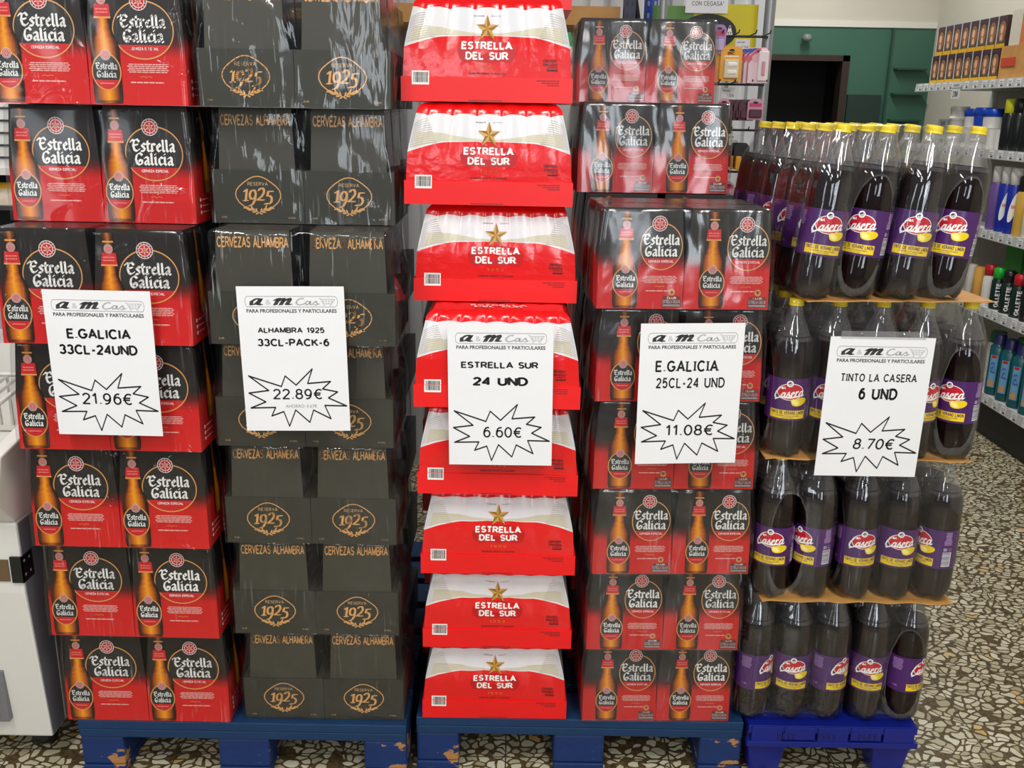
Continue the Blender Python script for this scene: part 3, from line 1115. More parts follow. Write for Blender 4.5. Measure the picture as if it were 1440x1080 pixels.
def sur_case():
    root = empty('beer_case')
    w, d, h = .3373, .230, .1966
    mb = MB()
    mb.box(-w / 2, w / 2, 0, d, .0005, .047, SUR_TRAY)
    t = mb
    # barcode sticker and small print sit low on the wrap and tray

    hw0 = w / 2 - .004

    def boundary(s_):                                  # red / white edge, s in -1..1
        return .122 - .018 * max(0, abs(s_) - .55) ** 1.5 / .45 ** 1.5 + .002 * cos(s_ * 3)

    def wave(s_):
        return .1765 + .0042 * abs(cos(s_ * pi * 3)) - .004

    def prof(z):                                       # (front set-back, side inset)
        a = max(0, z - .105)
        b = max(0, z - .155)
        e = max(0, z - .183) / .0136
        back = .003 + .14 * a + .10 * b + .012 * e * e
        side = .0 + .07 * max(0, z - .06) + .16 * a + .010 * e * e
        return back, side

    def bump(s_, z):
        k = min(1, max(0, (z - .07) / .1))
        return .0045 * k * (1 - abs(cos(s_ * pi * 3)))

    def surf(x, z, off=0.0):
        back, side = prof(z)
        s_ = x / hw0
        hw = hw0 - side
        return (s_ * hw, back + bump(s_, z) - off, z)
    mb2 = MB()
    NX = 60
    lev = []
    for k in range(5):
        lev.append(lambda s_, k=k: .042 + (boundary(s_) - .042) * k / 4)
    for k in range(1, 4):
        lev.append(lambda s_, k=k: boundary(s_) + (wave(s_) - boundary(s_)) * k / 3)
    for k in range(1, 6):
        lev.append(lambda s_, k=k: wave(s_) + (h - wave(s_)) * k / 5)
    front = [[surf((-1 + 2 * i / NX) * hw0, L_(-1 + 2 * i / NX)) for i in range(NX + 1)] for L_ in lev]
    matrow = lambda j: SUR_RED if j < 4 else (SUR_WHITE if j < 7 else SUR_RED)
    mb2.grid(front, SUR_RED, smooth=True, matf=lambda i, j: matrow(j), uvf=lambda i, j: (i / NX, j / 12))
    # back face mirrors the front
    back = [[(-p[0], d - p[1], p[2]) for p in r] for r in front]
    mb2.grid(back, SUR_RED, smooth=True, matf=lambda i, j: matrow(j), uvf=lambda i, j: (i / NX, j / 12))
    # flanks
    for r0, r1 in ((front, back),):
        for si in (0, 1):
            rows_ = []
            for j in range(len(lev)):
                a = r0[j][-1] if si == 0 else r1[j][-1]
                b = r1[j][0] if si == 0 else r0[j][0]
                rows_.append([tuple(a[q] + (b[q] - a[q]) * i / 10 + (0.004 * sin(pi * i / 10) if q == 0 and False else 0) for q in range(3)) for i in range(11)])
            mb2.grid(rows_, SUR_RED, smooth=True, matf=lambda i, j: matrow(j), uvf=lambda i, j: (0.02, j / 12))
    # top with 6 x 4 low cap domes
    T = []
    f_, b_ = front[-1], back[-1]
    for i in range(NX + 1):
        p, q = f_[i], b_[NX - i]
        row = []
        for j in range(13):
            g = j / 12
            s_ = -1 + 2 * i / NX
            dome = .0022 * abs(sin(s_ * pi * 3)) * abs(sin(g * pi * 4)) if 0 < j < 12 else 0
            row.append((p[0] + (q[0] - p[0]) * g, p[1] + (q[1] - p[1]) * g, p[2] - .0002 + dome * .6))
        T.append(row)
    mb2.grid(T, SUR_RED, smooth=True, flip=True)

    # ---- print on the front
    def FM(x, z, off):
        return surf(x, z, off)

    def A(sh_, m, off, step=.007):
        mb2.art(slice_x(sh_, step), FM, m, off)
    # swoosh
    n = 40
    sw = []
    for i in range(n):
        s0, s1 = -.93 + 1.86 * i / n, -.93 + 1.86 * (i + 1) / n
        hi = lambda s_: boundary(s_) + .004 + .034 * abs(s_) ** 1.7
        lo = lambda s_: boundary(s_) + .001 + .004 * abs(s_)
        sw.append([(s0 * hw0, lo(s0)), (s1 * hw0, lo(s1)), (s1 * hw0, hi(s1)), (s0 * hw0, hi(s0))])
    mb2.art(sw, FM, SUR_SWOOSH, .0006)
    for sd in (-1, 1):
        for k in range(12):
            z0 = .119 + k * .0040
            x1 = .985 * hw0
            x0 = x1 - hw0 * (.34 - .016 * k)
            q = [(sd * (x0 + (x1 - x0) * i / 8), z0 + .002 - .010 * (i / 8) ** 2 + .0015 * k / 12) for i in range(9)]
            mb2.art(stroke(q, .0009, joints=False), FM, SUR_LINE, .0009)
    # crest shade and words
    A(ell(0, .096, .058, .021, 28), SUR_SHADE, .0006)
    A(ell(-.038, .088, .018, .013, 14) + ell(.038, .088, .018, .013, 14), SUR_SHADE, .0007)
    A(fit(stext('ESTRELLA', .28, .34, .2, .1), -.051, .051, .0985, .1135), INK_W, .0014)
    A(fit(stext('DEL SUR', .28, .34, .2, .1), -.043, .043, .0795, .0945), INK_W, .0014)
    A(fit(stext('1959', .08, .5), -.017, .017, .0635, .0695), STAR_A, .0010)
    A(fit(btext('SABOR FINO Y SUAVE', .02), -.036, .036, .0525, .0558), INK_K, .0013)
    A(fit(btext('PREMIUM', .02), -.030, -.007, .1595, .1620), INK_GREY, .0010)
    A(fit(btext('QUALITY', .02), .008, .029, .1595, .1620), INK_GREY, .0010)
    st = star(0, .137, .0255, .0098, 5)
    st = [[(x, .137 + (z - .137) * 1.0) for x, z in p] for p in st]
    for i, p in enumerate(st):
        A([ccw(p)], STAR_A if i % 2 == 0 else STAR_B, .0022, .02)
    # barcode sticker
    bx0, bz0 = -.147, .041
    A(rect(bx0, bx0 + .034, .0472, .058), INK_W, .0010)
    rs_ = random.Random(2)
    # right hand small print
    for k, (t_, z, hw) in enumerate((('CERVEZA', .077, .014), ('24x25cl', .070, .014), ('alc 4,8% vol', .0655, .010))):
        A(fit(btext(t_, .02), .138 - 2 * hw, .138, z, z + (.005 if k < 2 else .003)), INK_K, .0010)
    microtext(.118, .138, .0605, .0028, FM, mb2, INK_K, .0010, 3)

    def FT(x, z, off):
        return (x, -off, z)
    mb.art(rect(bx0, bx0 + .034, .032, .0472), FT, INK_W, .0004)
    x = bx0 + .003
    while x < bx0 + .031:
        ww = rs_.choice((.0006, .001, .0016))
        mb.art(rect(x, x + ww, .036, .0470), FT, INK_K, .0006)
        A(rect(x, x + ww, .0474, .0555), INK_K, .0013)
        x += ww + rs_.choice((.0006, .001))
    for k in range(3):
        microtext(.098 + .010 * k, .142, .041 - k * .0042, .0022, FT, mb, INK_DKRED, .0004, 5)
    microtext(-.035, .03, .0022, .0022, FT, mb, INK_DKRED, .0004, 7)
    # words lying on top near the front edge
    def FTop(x, y, off):
        return (x, y, h + .0012 + off)
    mb2.art([p for p in fit(btext('SABOR FINO Y SUAVE', .02), -.05, .05, .036, .043)], FTop, INK_DKRED, .0006)
    mb2.art([p for p in fit(stext('DEL SUR', .24, .3, .17, .09), -.05, .05, .052, .064)], FTop, INK_W, .0006)
    mb2.art([p for p in fit(stext('ESTRELLA', .24, .3, .17, .09), -.058, .058, .067, .079)], FTop, INK_W, .0006)
    o = new_obj('tray', mb.mesh('tray'), root)
    o2 = new_obj('printed_wrap', mb2.mesh('printed_wrap'), root)
    return root


Hs = .1986
S_ROWS = [(-.060, 1.965, -.028), (-.054, 1.943, -.028), (-.038, 1.957, -.013), (-.030, 1.853, -.007), (-.027, 1.876, -.011), (-.024, 1.903, .003), (-.024, 1.930, .004), (-.028, 1.949, .010)]
ps = sur_case()
u = [False]
for k, (x, y, a) in enumerate(S_ROWS):
    n = 7 - k
    o = place(ps, u, (x, y, BASE + Hs * n), a)
    tag(o, 'red and white beer case with a gold star, %s of the middle stack' % ORD[n], 'beer case', 'cases in the middle stack')
for n in range(9):
    o = place(ps, u, (-.052 + .004 * (n % 2), 2.225 + .008 * (n % 3), BASE + Hs * n), 0)
    if n == 8:
        tag(o, 'red beer case peeking out above and behind the top of the middle stack', 'beer case', 'cases behind the middle stack')
    else:
        tag(o, 'red beer case hidden behind the middle stack', 'beer case', 'cases behind the middle stack')

# ---- stack of 25 cl cases
We, He, De = .3467, .1999, .2325
cmE = carton_mesh(We / 2 - .001, De / 2 - .001, He - .002, True)
fmE = film_mesh(We, De, He - .0018, lambda f: (.009 * max(0, (f - .5) * 2), .010 * f), FILM_E, 12, amp=.0022)
pe = carton_case(We, He, De, cmE, fmE)
E_ROWS = [(.319, 2.50, -.004), (.313, 2.231, .050), (.338, 1.885, .046), (.345, 1.907, .050), (.350, 1.918, .039), (.356, 1.915, .040), (.352, 1.933, .024), (.351, 1.951, .025)]
u = [False]
for k, (x, y, a) in enumerate(E_ROWS):
    n = 7 - k
    o = place(pe, u, (x, y, BASE + He * n), a)
    tag(o, 'small red and black beer case, %s of the stack beside the bottle packs' % ORD[n], 'beer case', 'cases in the stack beside the bottles')
for n in range(6):
    for j in range(2):
        o = place(pe, u, (.330 + .003 * (n % 2), 1.951 + .262 * (j + 1) + (.012 if j else 0), BASE + He * n), .01, True)
        tag(o, 'small red and black beer case hidden behind its stack', 'beer case', 'cases behind the small case stack')
o = place(pe, u, (.316, 2.496, BASE + He * 6), .01, True)
tag(o, 'small red and black beer case hidden behind its stack', 'beer case', 'cases behind the small case stack')

# ------------------------------------------------------------------ wine bottle packs
PET = film_mat('clear_plastic_bottle', 6, (1, 1, .3), .12, .03, .0, 1.0, cap=.10)
PET_N = film_mat('clear_plastic_neck', 8, (1, 1, .3), .15, .05, .055, 1.2, cap=.3)  # pale haze stands in for ceiling light refracted by the empty neck
LIQ = mat('dark_red_wine', (20, 6, 7), .35, spec=.05)
CAPY = mat('yellow_cap', (242, 214, 20), .35)
LAB = mat('purple_label', (74, 30, 98), .3)
LAB_P = mat('label_lilac_print', (176, 140, 196), .4)
LAB_R = mat('label_red', (196, 26, 44), .3)
LAB_Y = mat('label_yellow', (240, 206, 30), .3)
LAB_YL = mat('label_lemon', (246, 222, 70), .35)
LAB_YP = mat('label_lemon_pale', (252, 240, 150), .35)
PITCH_B, RB = .0885, .0432


def bottle_proto():
    prof = [(.012, .010), (.022, .004), (.030, .0005), (.0345, .002), (.040, .012), (RB - .0006, .026), (RB, .045), (RB, .080), (RB - .0006, .083), (RB - .0006, .175), (RB, .178), (RB, .215), (RB - .0012, .232), (RB - .0055, .250), (.030, .268), (.0225, .285), (.0165, .300), (.0140, .312), (.0135, .3185)]
    n = 30
    mb = MB()
    rows = []
    for r, z in prof:
        row = []
        for i in range(n):
            a = 2 * pi * i / n
            rr, zz = r, z
            if z < .03:
                lob = .5 + .5 * cos(5 * a)
                zz = z + (1 - lob) * .008 * (1 if r > .02 else .3) * (1 - z / .03)
                rr = r * (1 - .10 * (1 - lob) * (1 - z / .03))
            row.append((rr * cos(a), rr * sin(a), zz))
        rows.append(row)
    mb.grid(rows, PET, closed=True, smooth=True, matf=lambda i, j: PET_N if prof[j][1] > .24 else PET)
    body = mb.mesh('bottle')
    mb = MB()
    lp = [(max(.004, r - .0012), z + .0012) for r, z in prof if z < .258]
    rows2 = []
    for (r, z) in lp:
        row = []
        for i in range(n):
            a = 2 * pi * i / n
            rr, zz = r, z
            if z < .03:
                lob = .5 + .5 * cos(5 * a)
                zz = z + (1 - lob) * .008 * (1 if r > .02 else .3) * (1 - z / .03)
                rr = r * (1 - .10 * (1 - lob) * (1 - z / .03))
            row.append((rr * cos(a), rr * sin(a), zz))
        rows2.append(row)
    rows2.append([(.034 * cos(2 * pi * i / n), .034 * sin(2 * pi * i / n), .259) for i in range(n)])
    mb.grid(rows2, LIQ, closed=True, smooth=True)
    mb.poly(rows2[-1], LIQ)
    liq = mb.mesh('wine')
    mb = MB()
    mb.lathe([(.0150, .3195), (.0152, .3225), (.0142, .3228), (.0148, .3245), (.0148, .332), (.0138, .3338), (.006, .334)], CAPY, 28, cap0=True, cap1=True)
    for i in range(28):
        a = 2 * pi * i / 28
        mb.box(-.0003, .0003, -.0153, -.0147, .3245, .3325, CAPY) if i == 0 else None
    cap = mb.mesh('cap')
    # label
    mb = MB()
    R = RB + .0002
    zb, zt = .084, .174
    m = 48
    mb.grid([[(R * sin(2 * pi * i / m), -R * cos(2 * pi * i / m), z) for i in range(m)] for z in (zb, zt)], LAB, closed=True, smooth=True)

    def FC(s0):
        def f(x, z, off):
            a = (x + s0) / R
            return ((R + off) * sin(a), -(R + off) * cos(a), z)
        return f
    for s0 in (0, .139):
        f = FC(s0)

        def A(sh_, mt, off, step=.004):
            mb.art(slice_x(sh_, step), f, mt, off)
        cz = .146
        A(xf(ell(0, 0, .0275, .0180, 28), rot=.06, dx=.002, dz=cz), INK_W, .0002)
        A(xf(ell(0, 0, .0260, .0166, 28), rot=.06, dx=.002, dz=cz), LAB_R, .0003)
        wd = fit(script_word(.24, .1), -.031, .032, cz - .014, cz + .012)
        wd = [[(x, z + .12 * x) for x, z in p] for p in wd]
        A(wd, INK_W, .0006)
        A(nib([(-.028, cz - .018), (-.016, cz - .0115), (.004, cz - .012), (.02, cz - .0085)], .0035, 60, .001), INK_W, .0006)
        A(fit(stext('LA', .2), -.016, -.008, cz + .005, cz + .011), INK_W, .0007)
        A(ell(0, cz + .0175, .0068, n=18), INK_W, .0008)
        A(ell(0.0005, cz + .0172, .0044, n=14), INK_LGREY, .0009)
        A(xf(ell(0, 0, .0038, .0016, 10), rot=.5, dx=-.001, dz=cz + .019), INK_K, .0010)
        A(xf(ell(0, 0, .0165, .0085, 22), rot=.25, dx=.022, dz=cz - .021), LAB_Y, .0008)
        A(xf(ell(0, 0, .0105, .0068, 18), rot=-.5, dx=.014, dz=cz - .022), LAB_YL, .0009)
        A(xf(ell(0, 0, .0075, .0045, 14), rot=-.5, dx=.0135, dz=cz - .022), LAB_YP, .0010)
        A(rect(-.037, .037, .0885, .1065), LAB_Y, .0004)
        A(fit(stext('TINTO DE VERANO LIMON', .24, .34), -.035, .035, .0977, .1052), LAB, .0006)
        A(fit(btext('CON ZUMO NATURAL DE LIMÓN', .02), -.024, .024, .0935, .0965), LAB, .0006)
        A(fit(btext('Y SIN BURBUJAS' if False else 'Y GAS NATURAL'), -.012, .012, .0897, .0922), LAB, .0006)
    f = FC(.064)
    rs = random.Random(4)

    def A(sh_, mt, off):
        mb.art(slice_x(sh_, .004), f, mt, off)
    for k in range(9):
        w_ = rs.uniform(.006, .0095)
        A(rect(-w_, w_, .168 - k * .0034, .170 - k * .0034), LAB_P, .0004)
    A(rect(-.009, -.001, .1265, .1335), LAB_P, .0004)
    A(ring(.006, .130, .0036, .0036, .0012, 14), LAB_P, .0004)
    A(rect(-.010, .010, .090, .1235), INK_W, .0004)
    z = .092
    while z < .1215:
        h_ = rs.choice((.0006, .001, .0015))
        A(rect(-.010, .008, z, z + h_), mat('barcode_blue', (54, 58, 110), .4), .0006)
        z += h_ + rs.choice((.0006, .001))
    f = FC(-.062)
    for k in range(8):
        w_ = rs.uniform(.010, .0135)
        mb.art(slice_x(rect(-w_, w_, .166 - k * .0036, .1675 - k * .0036), .004), f, LAB_P, .0004)
    mb.art(slice_x(fit(btext('1,5L', .02), -.006, .006, .0955, .1005), .004), f, LAB_P, .0004)
    lab = mb.mesh('label')
    return body, liq, cap, lab


B_BODY, B_LIQ, B_CAP, B_LAB = bottle_proto()


def pack_film(nx, ny):
    hx, hy = (nx - 1) / 2 * PITCH_B, (ny - 1) / 2 * PITCH_B
    prof = [(.024, .0012), (.038, .006), (RB + .001, .020), (RB + .002, .045), (RB + .002, .10), (RB + .002, .16), (RB + .002, .215), (RB + .0008, .236), (RB - .002, .252), (.035, .272), (.027, .292), (.0215, .312), (.019, .326), (.0165, .334), (.012, .3355)]
    rows, uvs = [], []
    N = 20
    nc = 7
    for r, z in prof:
        row, uv = [], []
        # four sides with round corners; sides sag between bottles
        def side(p0, p1, nrm, axis_u, nb):
            for i in range(N):
                t = i / N
                x, y = p0[0] + (p1[0] - p0[0]) * t, p0[1] + (p1[1] - p0[1]) * t
                ph = t * (nb - 1)
                sag = .0035 * sin(pi * ph) ** 2 * (1 if z < .24 else .6)
                row.append((x - nrm[0] * sag + nrm[0] * r, y - nrm[1] * sag + nrm[1] * r, z))
                uv.append((t if axis_u else -5, z / .336))

        def corner(cx, cy, a0):
            for i in range(nc):
                a = radians(a0 + 90 * i / nc)
                row.append((cx + r * cos(a), cy + r * sin(a), z))
                post = (a0 in (-90, 90)) if nx < ny else (a0 in (0, 180))
                uv.append((1 + .77 * i / nc if post else -.77 + .77 * i / nc, z / .336))
        ends = ny >= nx                                  # openings on the narrow ends
        side((-hx, -hy), (hx, -hy), (0, -1), nx < ny, nx)
        corner(hx, -hy, -90)
        side((hx, -hy), (hx, hy), (1, 0), ny < nx, ny)
        corner(hx, hy, 0)
        side((hx, hy), (-hx, hy), (0, 1), nx < ny, nx)
        corner(-hx, hy, 90)
        side((-hx, hy), (-hx, -hy), (-1, 0), ny < nx, ny)
        corner(-hx, -hy, 180)
        rows.append(row)
        uvs.append(uv)
    mb = MB()
    n = len(rows[0])
    for j in range(len(rows) - 1):
        for i in range(n):
            k = (i + 1) % n
            q = [rows[j][i], rows[j][k], rows[j + 1][k], rows[j + 1][i]]
            us = [uvs[j][i], uvs[j][k], uvs[j + 1][k], uvs[j + 1][i]]
            if min(a[0] for a in us) < -1 or max(a[0] for a in us) - min(a[0] for a in us) > .5:
                us = [(-5, 0)] * 4
            mb.poly(q, FILM_B, us, True)
    mb.poly(rows[-1], FILM_B, [(-5, 0)] * n, False)
    me = mb.mesh('shrink_film')
    import bmesh
    bm = bmesh.new()
    bm.from_mesh(me)
    bmesh.ops.remove_doubles(bm, verts=bm.verts, dist=1e-6)
    bm.to_mesh(me)
    bm.free()
    return me


PF = {}


def bottle_pack(nx, ny, loc, rz, yaws, label, group, lean=0.0, film=None):
    root = empty('bottle_pack', loc, rz)
    k = 0
    for j in range(ny):
        for i in range(nx):
            b = new_obj('bottle', B_BODY, root)
            b.location = ((i - (nx - 1) / 2) * PITCH_B, (j - (ny - 1) / 2) * PITCH_B, .0038 if lean else 0)
            yw = yaws[k] if k < len(yaws) else random.uniform(-70, 70)
            b.rotation_euler = (Matrix.Rotation(lean, 4, 'Y') @ Matrix.Rotation(radians(yw) - rz, 4, 'Z')).to_euler()
            for nm, me in (('wine', B_LIQ), ('cap', B_CAP), ('label', B_LAB)):
                new_obj(nm, me, b)
            k += 1
    key = (nx, ny, lean, film)
    if key not in PF:
        me = pack_film(nx, ny)
        if film:
            me.materials[0] = film
        if lean:
            for v in me.vertices:
                v.co.x += v.co.z * math.tan(lean)
        PF[key] = me
    new_obj('shrink_film', PF[key], root)
    return tag(root, label, 'bottle pack', group)


LZ = [.150, .490, .830, 1.170]
p = PITCH_B
# top layer: four packs end on, turned a little
rz1 = radians(5)


def turned(fx, fy, dy, rz):
    return (fx - sin(rz) * dy, fy + cos(rz) * dy)


for (fx, fy, dy, yw, lb) in ((.636, 1.902, p, [-6, -38, 5, 20, -12, 30], 'front left pack of the top layer, film open'),
                             (.815, 1.912, p, [-12, -36, 15, -20, 8, -30], 'front right pack of the top layer, beside the gondola'),
                             (.636, 1.902, p * 4.06, [], 'rear left pack of the top layer'),
                             (.815, 1.912, p * 4.06, [], 'rear right pack of the top layer, behind the front right pack')):
    x, y = turned(fx, fy, dy, rz1)
    bottle_pack(2, 3, (x, y, LZ[3]), rz1, yw, 'yellow-capped wine bottles: ' + lb, 'wine bottle packs', lean=radians(6.2))
for li, (y, L3, yl, L2_, yr, words) in {2: (1.925, (.578, .666, .754), [-12, -26, 10], (.8455, .934), [20, -50], 'second layer from the top'),
                                       }.items():
    bottle_pack(3, 2, (L3[1], y + p / 2, LZ[li]), 0, yl, 'yellow-capped wine bottles standing three wide at the left of the %s' % words, 'wine bottle packs')
    bottle_pack(3, 2, (L3[1] - .004, y + p * 2.6, LZ[li]), 0, [], 'yellow-capped wine bottles hidden behind the left pack of the %s' % words, 'wine bottle packs')
    bottle_pack(2, 3, (sum(L2_) / 2, y + p, LZ[li]), 0, yr, 'yellow-capped wine bottles end on at the right of the %s' % words, 'wine bottle packs')
bottle_pack(2, 3, (.890, 1.925 + p * 4.1, LZ[2]), 0, [], 'yellow-capped wine bottles hidden behind the right pack of the second layer', 'wine bottle packs')
y = 1.945
bottle_pack(2, 3, (.628, y + p, LZ[1]), 0, [-25, -60, 0, 0], 'yellow-capped wine bottles end on at the left of the third layer, its film torn open', 'wine bottle packs', film=FILM_B2)
bottle_pack(3, 2, (.856, y + p / 2, LZ[1]), 0, [0, -12, -76], 'yellow-capped wine bottles standing three wide at the right of the third layer', 'wine bottle packs')
bottle_pack(2, 3, (.627, y + p * 4.1, LZ[1]), 0, [], 'yellow-capped wine bottles hidden behind the left pack of the third layer', 'wine bottle packs')
y = 1.990
bottle_pack(3, 2, (.668, y + p / 2, LZ[0]), 0, [45, -10, 30], 'yellow-capped wine bottles standing three wide on the left of the blue plastic pallet', 'wine bottle packs')
bottle_pack(2, 3, (.892, y + p, LZ[0]), 0, [-15, 36], 'yellow-capped wine bottles end on at the right of the blue plastic pallet', 'wine bottle packs')
bottle_pack(3, 2, (.664, y + p * 2.6, LZ[0]), 0, [], 'yellow-capped wine bottles hidden behind the left pack on the plastic pallet', 'wine bottle packs')

bottle_pack(3, 2, (.854, 1.945 + p * 2.6, LZ[1]), 0, [], 'yellow-capped wine bottles hidden behind the right pack of the third layer', 'wine bottle packs')
# cardboard sheets between the layers
CARD = mat('brown_card', (196, 142, 74), .75, noise=.12, nscale=18)
for (x0, x1, y0, y1, z, rz, lb) in ((.560, .945, 1.880, 2.46, LZ[3], 4, 'brown cardboard sheet under the top layer of wine bottles'),
                                    (.535, .965, 1.890, 2.44, LZ[2], 0, 'brown cardboard sheet under the second layer of wine bottles'),
                                    (.560, .985, 1.905, 2.46, LZ[1], 0, 'brown cardboard sheet under the third layer of wine bottles')):
    mb = MB()
    cx, cy = (x0 + x1) / 2, (y0 + y1) / 2
    NX = 20
    rs = random.Random(int(z * 100))
    fr = [(x0 - cx + (x1 - x0) * i / NX, y0 - cy + .004 * sin(i * 1.3) + rs.uniform(-.002, .002), .0) for i in range(NX + 1)]
    sagf = lambda q: -.0008 * max(0, (abs(q[0]) / ((x1 - x0) / 2)) - .8) / .2
    rows = []
    for zz in (-.0028, -.0003):
        rows.append([(a, b, zz + sagf((a, b))) for a, b, _ in fr])
    bk = [[(a, y1 - cy, zz) for a, b, _ in fr] for zz in (-.0028, -.0003)]
    mb.grid([bk[0], rows[0], rows[1], bk[1]], CARD, smooth=False)
    mb.grid([bk[0], bk[1]], CARD, smooth=False, flip=True)
    for s_ in (0, -1):
        q = [bk[0][s_], rows[0][s_], rows[1][s_], bk[1][s_]]
        mb.poly(q if s_ else q[::-1], CARD)
    o = mb.build('cardboard_sheet', loc=(cx, cy, z), rz=radians(rz))
    tag(o, lb, 'cardboard', 'cardboard layer sheets')


# ------------------------------------------------------------------ pallets
def paint_mat(name, paint, wood, lo, scale=9):
    m, nt, b, N, L = nmat(name)
    tc = N.new('ShaderNodeTexCoord')
    t = N.new('ShaderNodeTexNoise')
    t.inputs['Scale'].default_value = scale
    t.inputs['Detail'].default_value = 8
    t.inputs['Roughness'].default_value = .65
    mp = N.new('ShaderNodeMapping')
    mp.inputs['Scale'].default_value = (1, 1, 2.2)
    L.new(tc.outputs['Object'], mp.inputs[0])
    L.new(mp.outputs[0], t.inputs['Vector'])
    r = N.new('ShaderNodeValToRGB')
    e = r.color_ramp.elements
    e.new(.5)
    e.new(.5)
    for k, (p_, c_) in enumerate(((0, paint[0]), (lo - .08, paint[1]), (lo, wood), (1, wood))):
        e[k].position = p_
        e[k].color = (*s2l(c_), 1)
    r.color_ramp.elements[2].position = lo + .012
    r.color_ramp.elements[1].position = lo
    L.new(t.outputs['Fac'], r.inputs['Fac'])
    L.new(r.outputs['Color'], b.inputs['Base Color'])
    b.inputs['Roughness'].default_value = .6
    bp = N.new('ShaderNodeBump')
    bp.inputs['Strength'].default_value = .4
    bp.inputs['Distance'].default_value = .004
    L.new(t.outputs['Fac'], bp.inputs['Height'])
    L.new(bp.outputs[0], b.inputs['Normal'])
    MATS[name] = m
    return m


BLUE = paint_mat('chipped_blue_paint', ((6, 34, 82), (8, 46, 104)), (176, 126, 72), .60)
BLUE2 = paint_mat('worn_blue_board', ((4, 36, 80), (6, 54, 94)), (140, 118, 88), .68)


def wood_pallet(x0, x1, y0, y1, label):
    root = empty('wooden_pallet', ((x0 + x1) / 2, y0, 0))
    w, d = x1 - x0, y1 - y0
    nb = 7
    bw = d / (nb * 1.28)
    for k in range(nb):
        mb = MB()
        y = k * (d - bw) / (nb - 1)
        mb.box(-w / 2, w / 2, y, y + bw, .122, .144, BLUE2)
        add_kid(root, mb.build('deck_board', root, bevel=.002))
    for k in range(3):
        xx = -w / 2 + k * (w / 2 - .05) if k < 2 else w / 2 - .1
        xx = (-w / 2, -.06, w / 2 - .1)[k]
        ww = (.1, .12, .1)[k]
        mb = MB()
        mb.box(xx, xx + ww, .002, d - .002, .1, .1215, BLUE2)
        add_kid(root, mb.build('stringer_board', root, bevel=.002))
        for yy in (0.004, d / 2 - .05, d - .104):
            mb = MB()
            mb.box(xx, xx + ww, yy, yy + .1, .0215, .0995, BLUE)
            add_kid(root, mb.build('block', root, bevel=.006))
        mb = MB()
        mb.box(xx, xx + ww, .002, d - .002, 0, .021, BLUE)
        add_kid(root, mb.build('bottom_board', root, bevel=.003))
    mb = MB()
    mb.box(-w / 2 + .002, w / 2 - .002, .0005, .018, .1002, .1213, BLUE2)
    add_kid(root, mb.build('lead_board', root, bevel=.002))
    return tag(root, label, 'pallet', 'blue wooden pallets')


wood_pallet(-.995, -.232, 1.915, 2.90, 'chipped blue wooden pallet under the two left beer stacks')
wood_pallet(-.212, .560, 1.950, 2.93, 'chipped blue wooden pallet under the red and white beer stack')

PLB = mat('blue_plastic', (12, 28, 124), .4, noise=.08, nscale=20)
PLD = mat('blue_plastic_recess_shade', (9, 20, 88), .5)  # same plastic darkened: recess shade put into the colour
root = empty('plastic_pallet', (.766, 1.935, 0))
mb = MB()
w, d = .395, .60
mb.box(-w / 2, w / 2, .0, d, .128, .148, PLB)
for k in range(5):
    xx = -w / 2 + .004 + k * (w - .008) / 5
    mb.box(xx + .003, xx + (w - .008) / 5 - .003, -.003, .004, .112 if k % 2 else .106, .146, PLB)
mb.box(-w / 2 - .003, w / 2 + .003, -.005, .012, .094, .108, PLB)
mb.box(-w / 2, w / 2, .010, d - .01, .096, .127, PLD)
for k in range(3):
    for q in range(4):
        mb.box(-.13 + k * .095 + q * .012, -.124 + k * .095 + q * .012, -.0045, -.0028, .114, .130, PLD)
add_kid(root, mb.build('deck', root, bevel=.0015))
for sx in (-1, 0, 1):
    for yy in (.055, d / 2, d - .06):
        mb = MB()
        cx = sx * (w / 2 - .05)
        a, b = .047, .034
        P = [(cx - b, yy - b, 0), (cx + b, yy - b, 0), (cx + b, yy + b, 0), (cx - b, yy + b, 0), (cx - a, yy - a, .0955), (cx + a, yy - a, .0955), (cx + a, yy + a, .0955), (cx - a, yy + a, .0955)]
        if sx == 0 and yy < .1:
            continue
        mb.hexa(P, PLB)
        add_kid(root, mb.build('foot', root, bevel=.006))
tag(root, 'small blue plastic pallet under the wine bottle packs', 'pallet')


# ------------------------------------------------------------------ price signs
BURST = [(248, 628), (408, 680), (430, 628), (482, 673), (567, 593), (540, 665), (655, 655), (613, 692), (688, 707), (640, 737), (730, 777), (620, 775), (648, 842), (562, 798), (540, 860), (472, 798), (436, 880), (412, 806), (350, 828), (372, 785), (248, 788), (325, 757), (243, 713), (343, 700)]
BURST = [((x - 219) / 524, (y - 197) / 706) for x, y in BURST]
SIGN_BLACK = mat('sign_black', (18, 18, 22), .6)
SIGN_LOGO = mat('sign_logo_dark', (58, 58, 60), .6)


def logo_a():
    return xf(nib([(.75, .9), (.4, 1.0), (.1, .55), (.2, .05), (.5, .12), (.8, .95), (.72, .15), (1.0, .05)], .3, 20, .1), shear=.25)


def logo_m():
    return xf(nib([(.0, .7), (.2, 1.0), (.16, .0)], .28, 20, .1) + nib([(.18, .5), (.5, 1.0), (.6, .8), (.55, .0)], .28, 20, .1) + nib([(.58, .5), (.92, 1.0), (1.02, .8), (.96, .1), (1.2, .05)], .28, 20, .1), shear=.25)


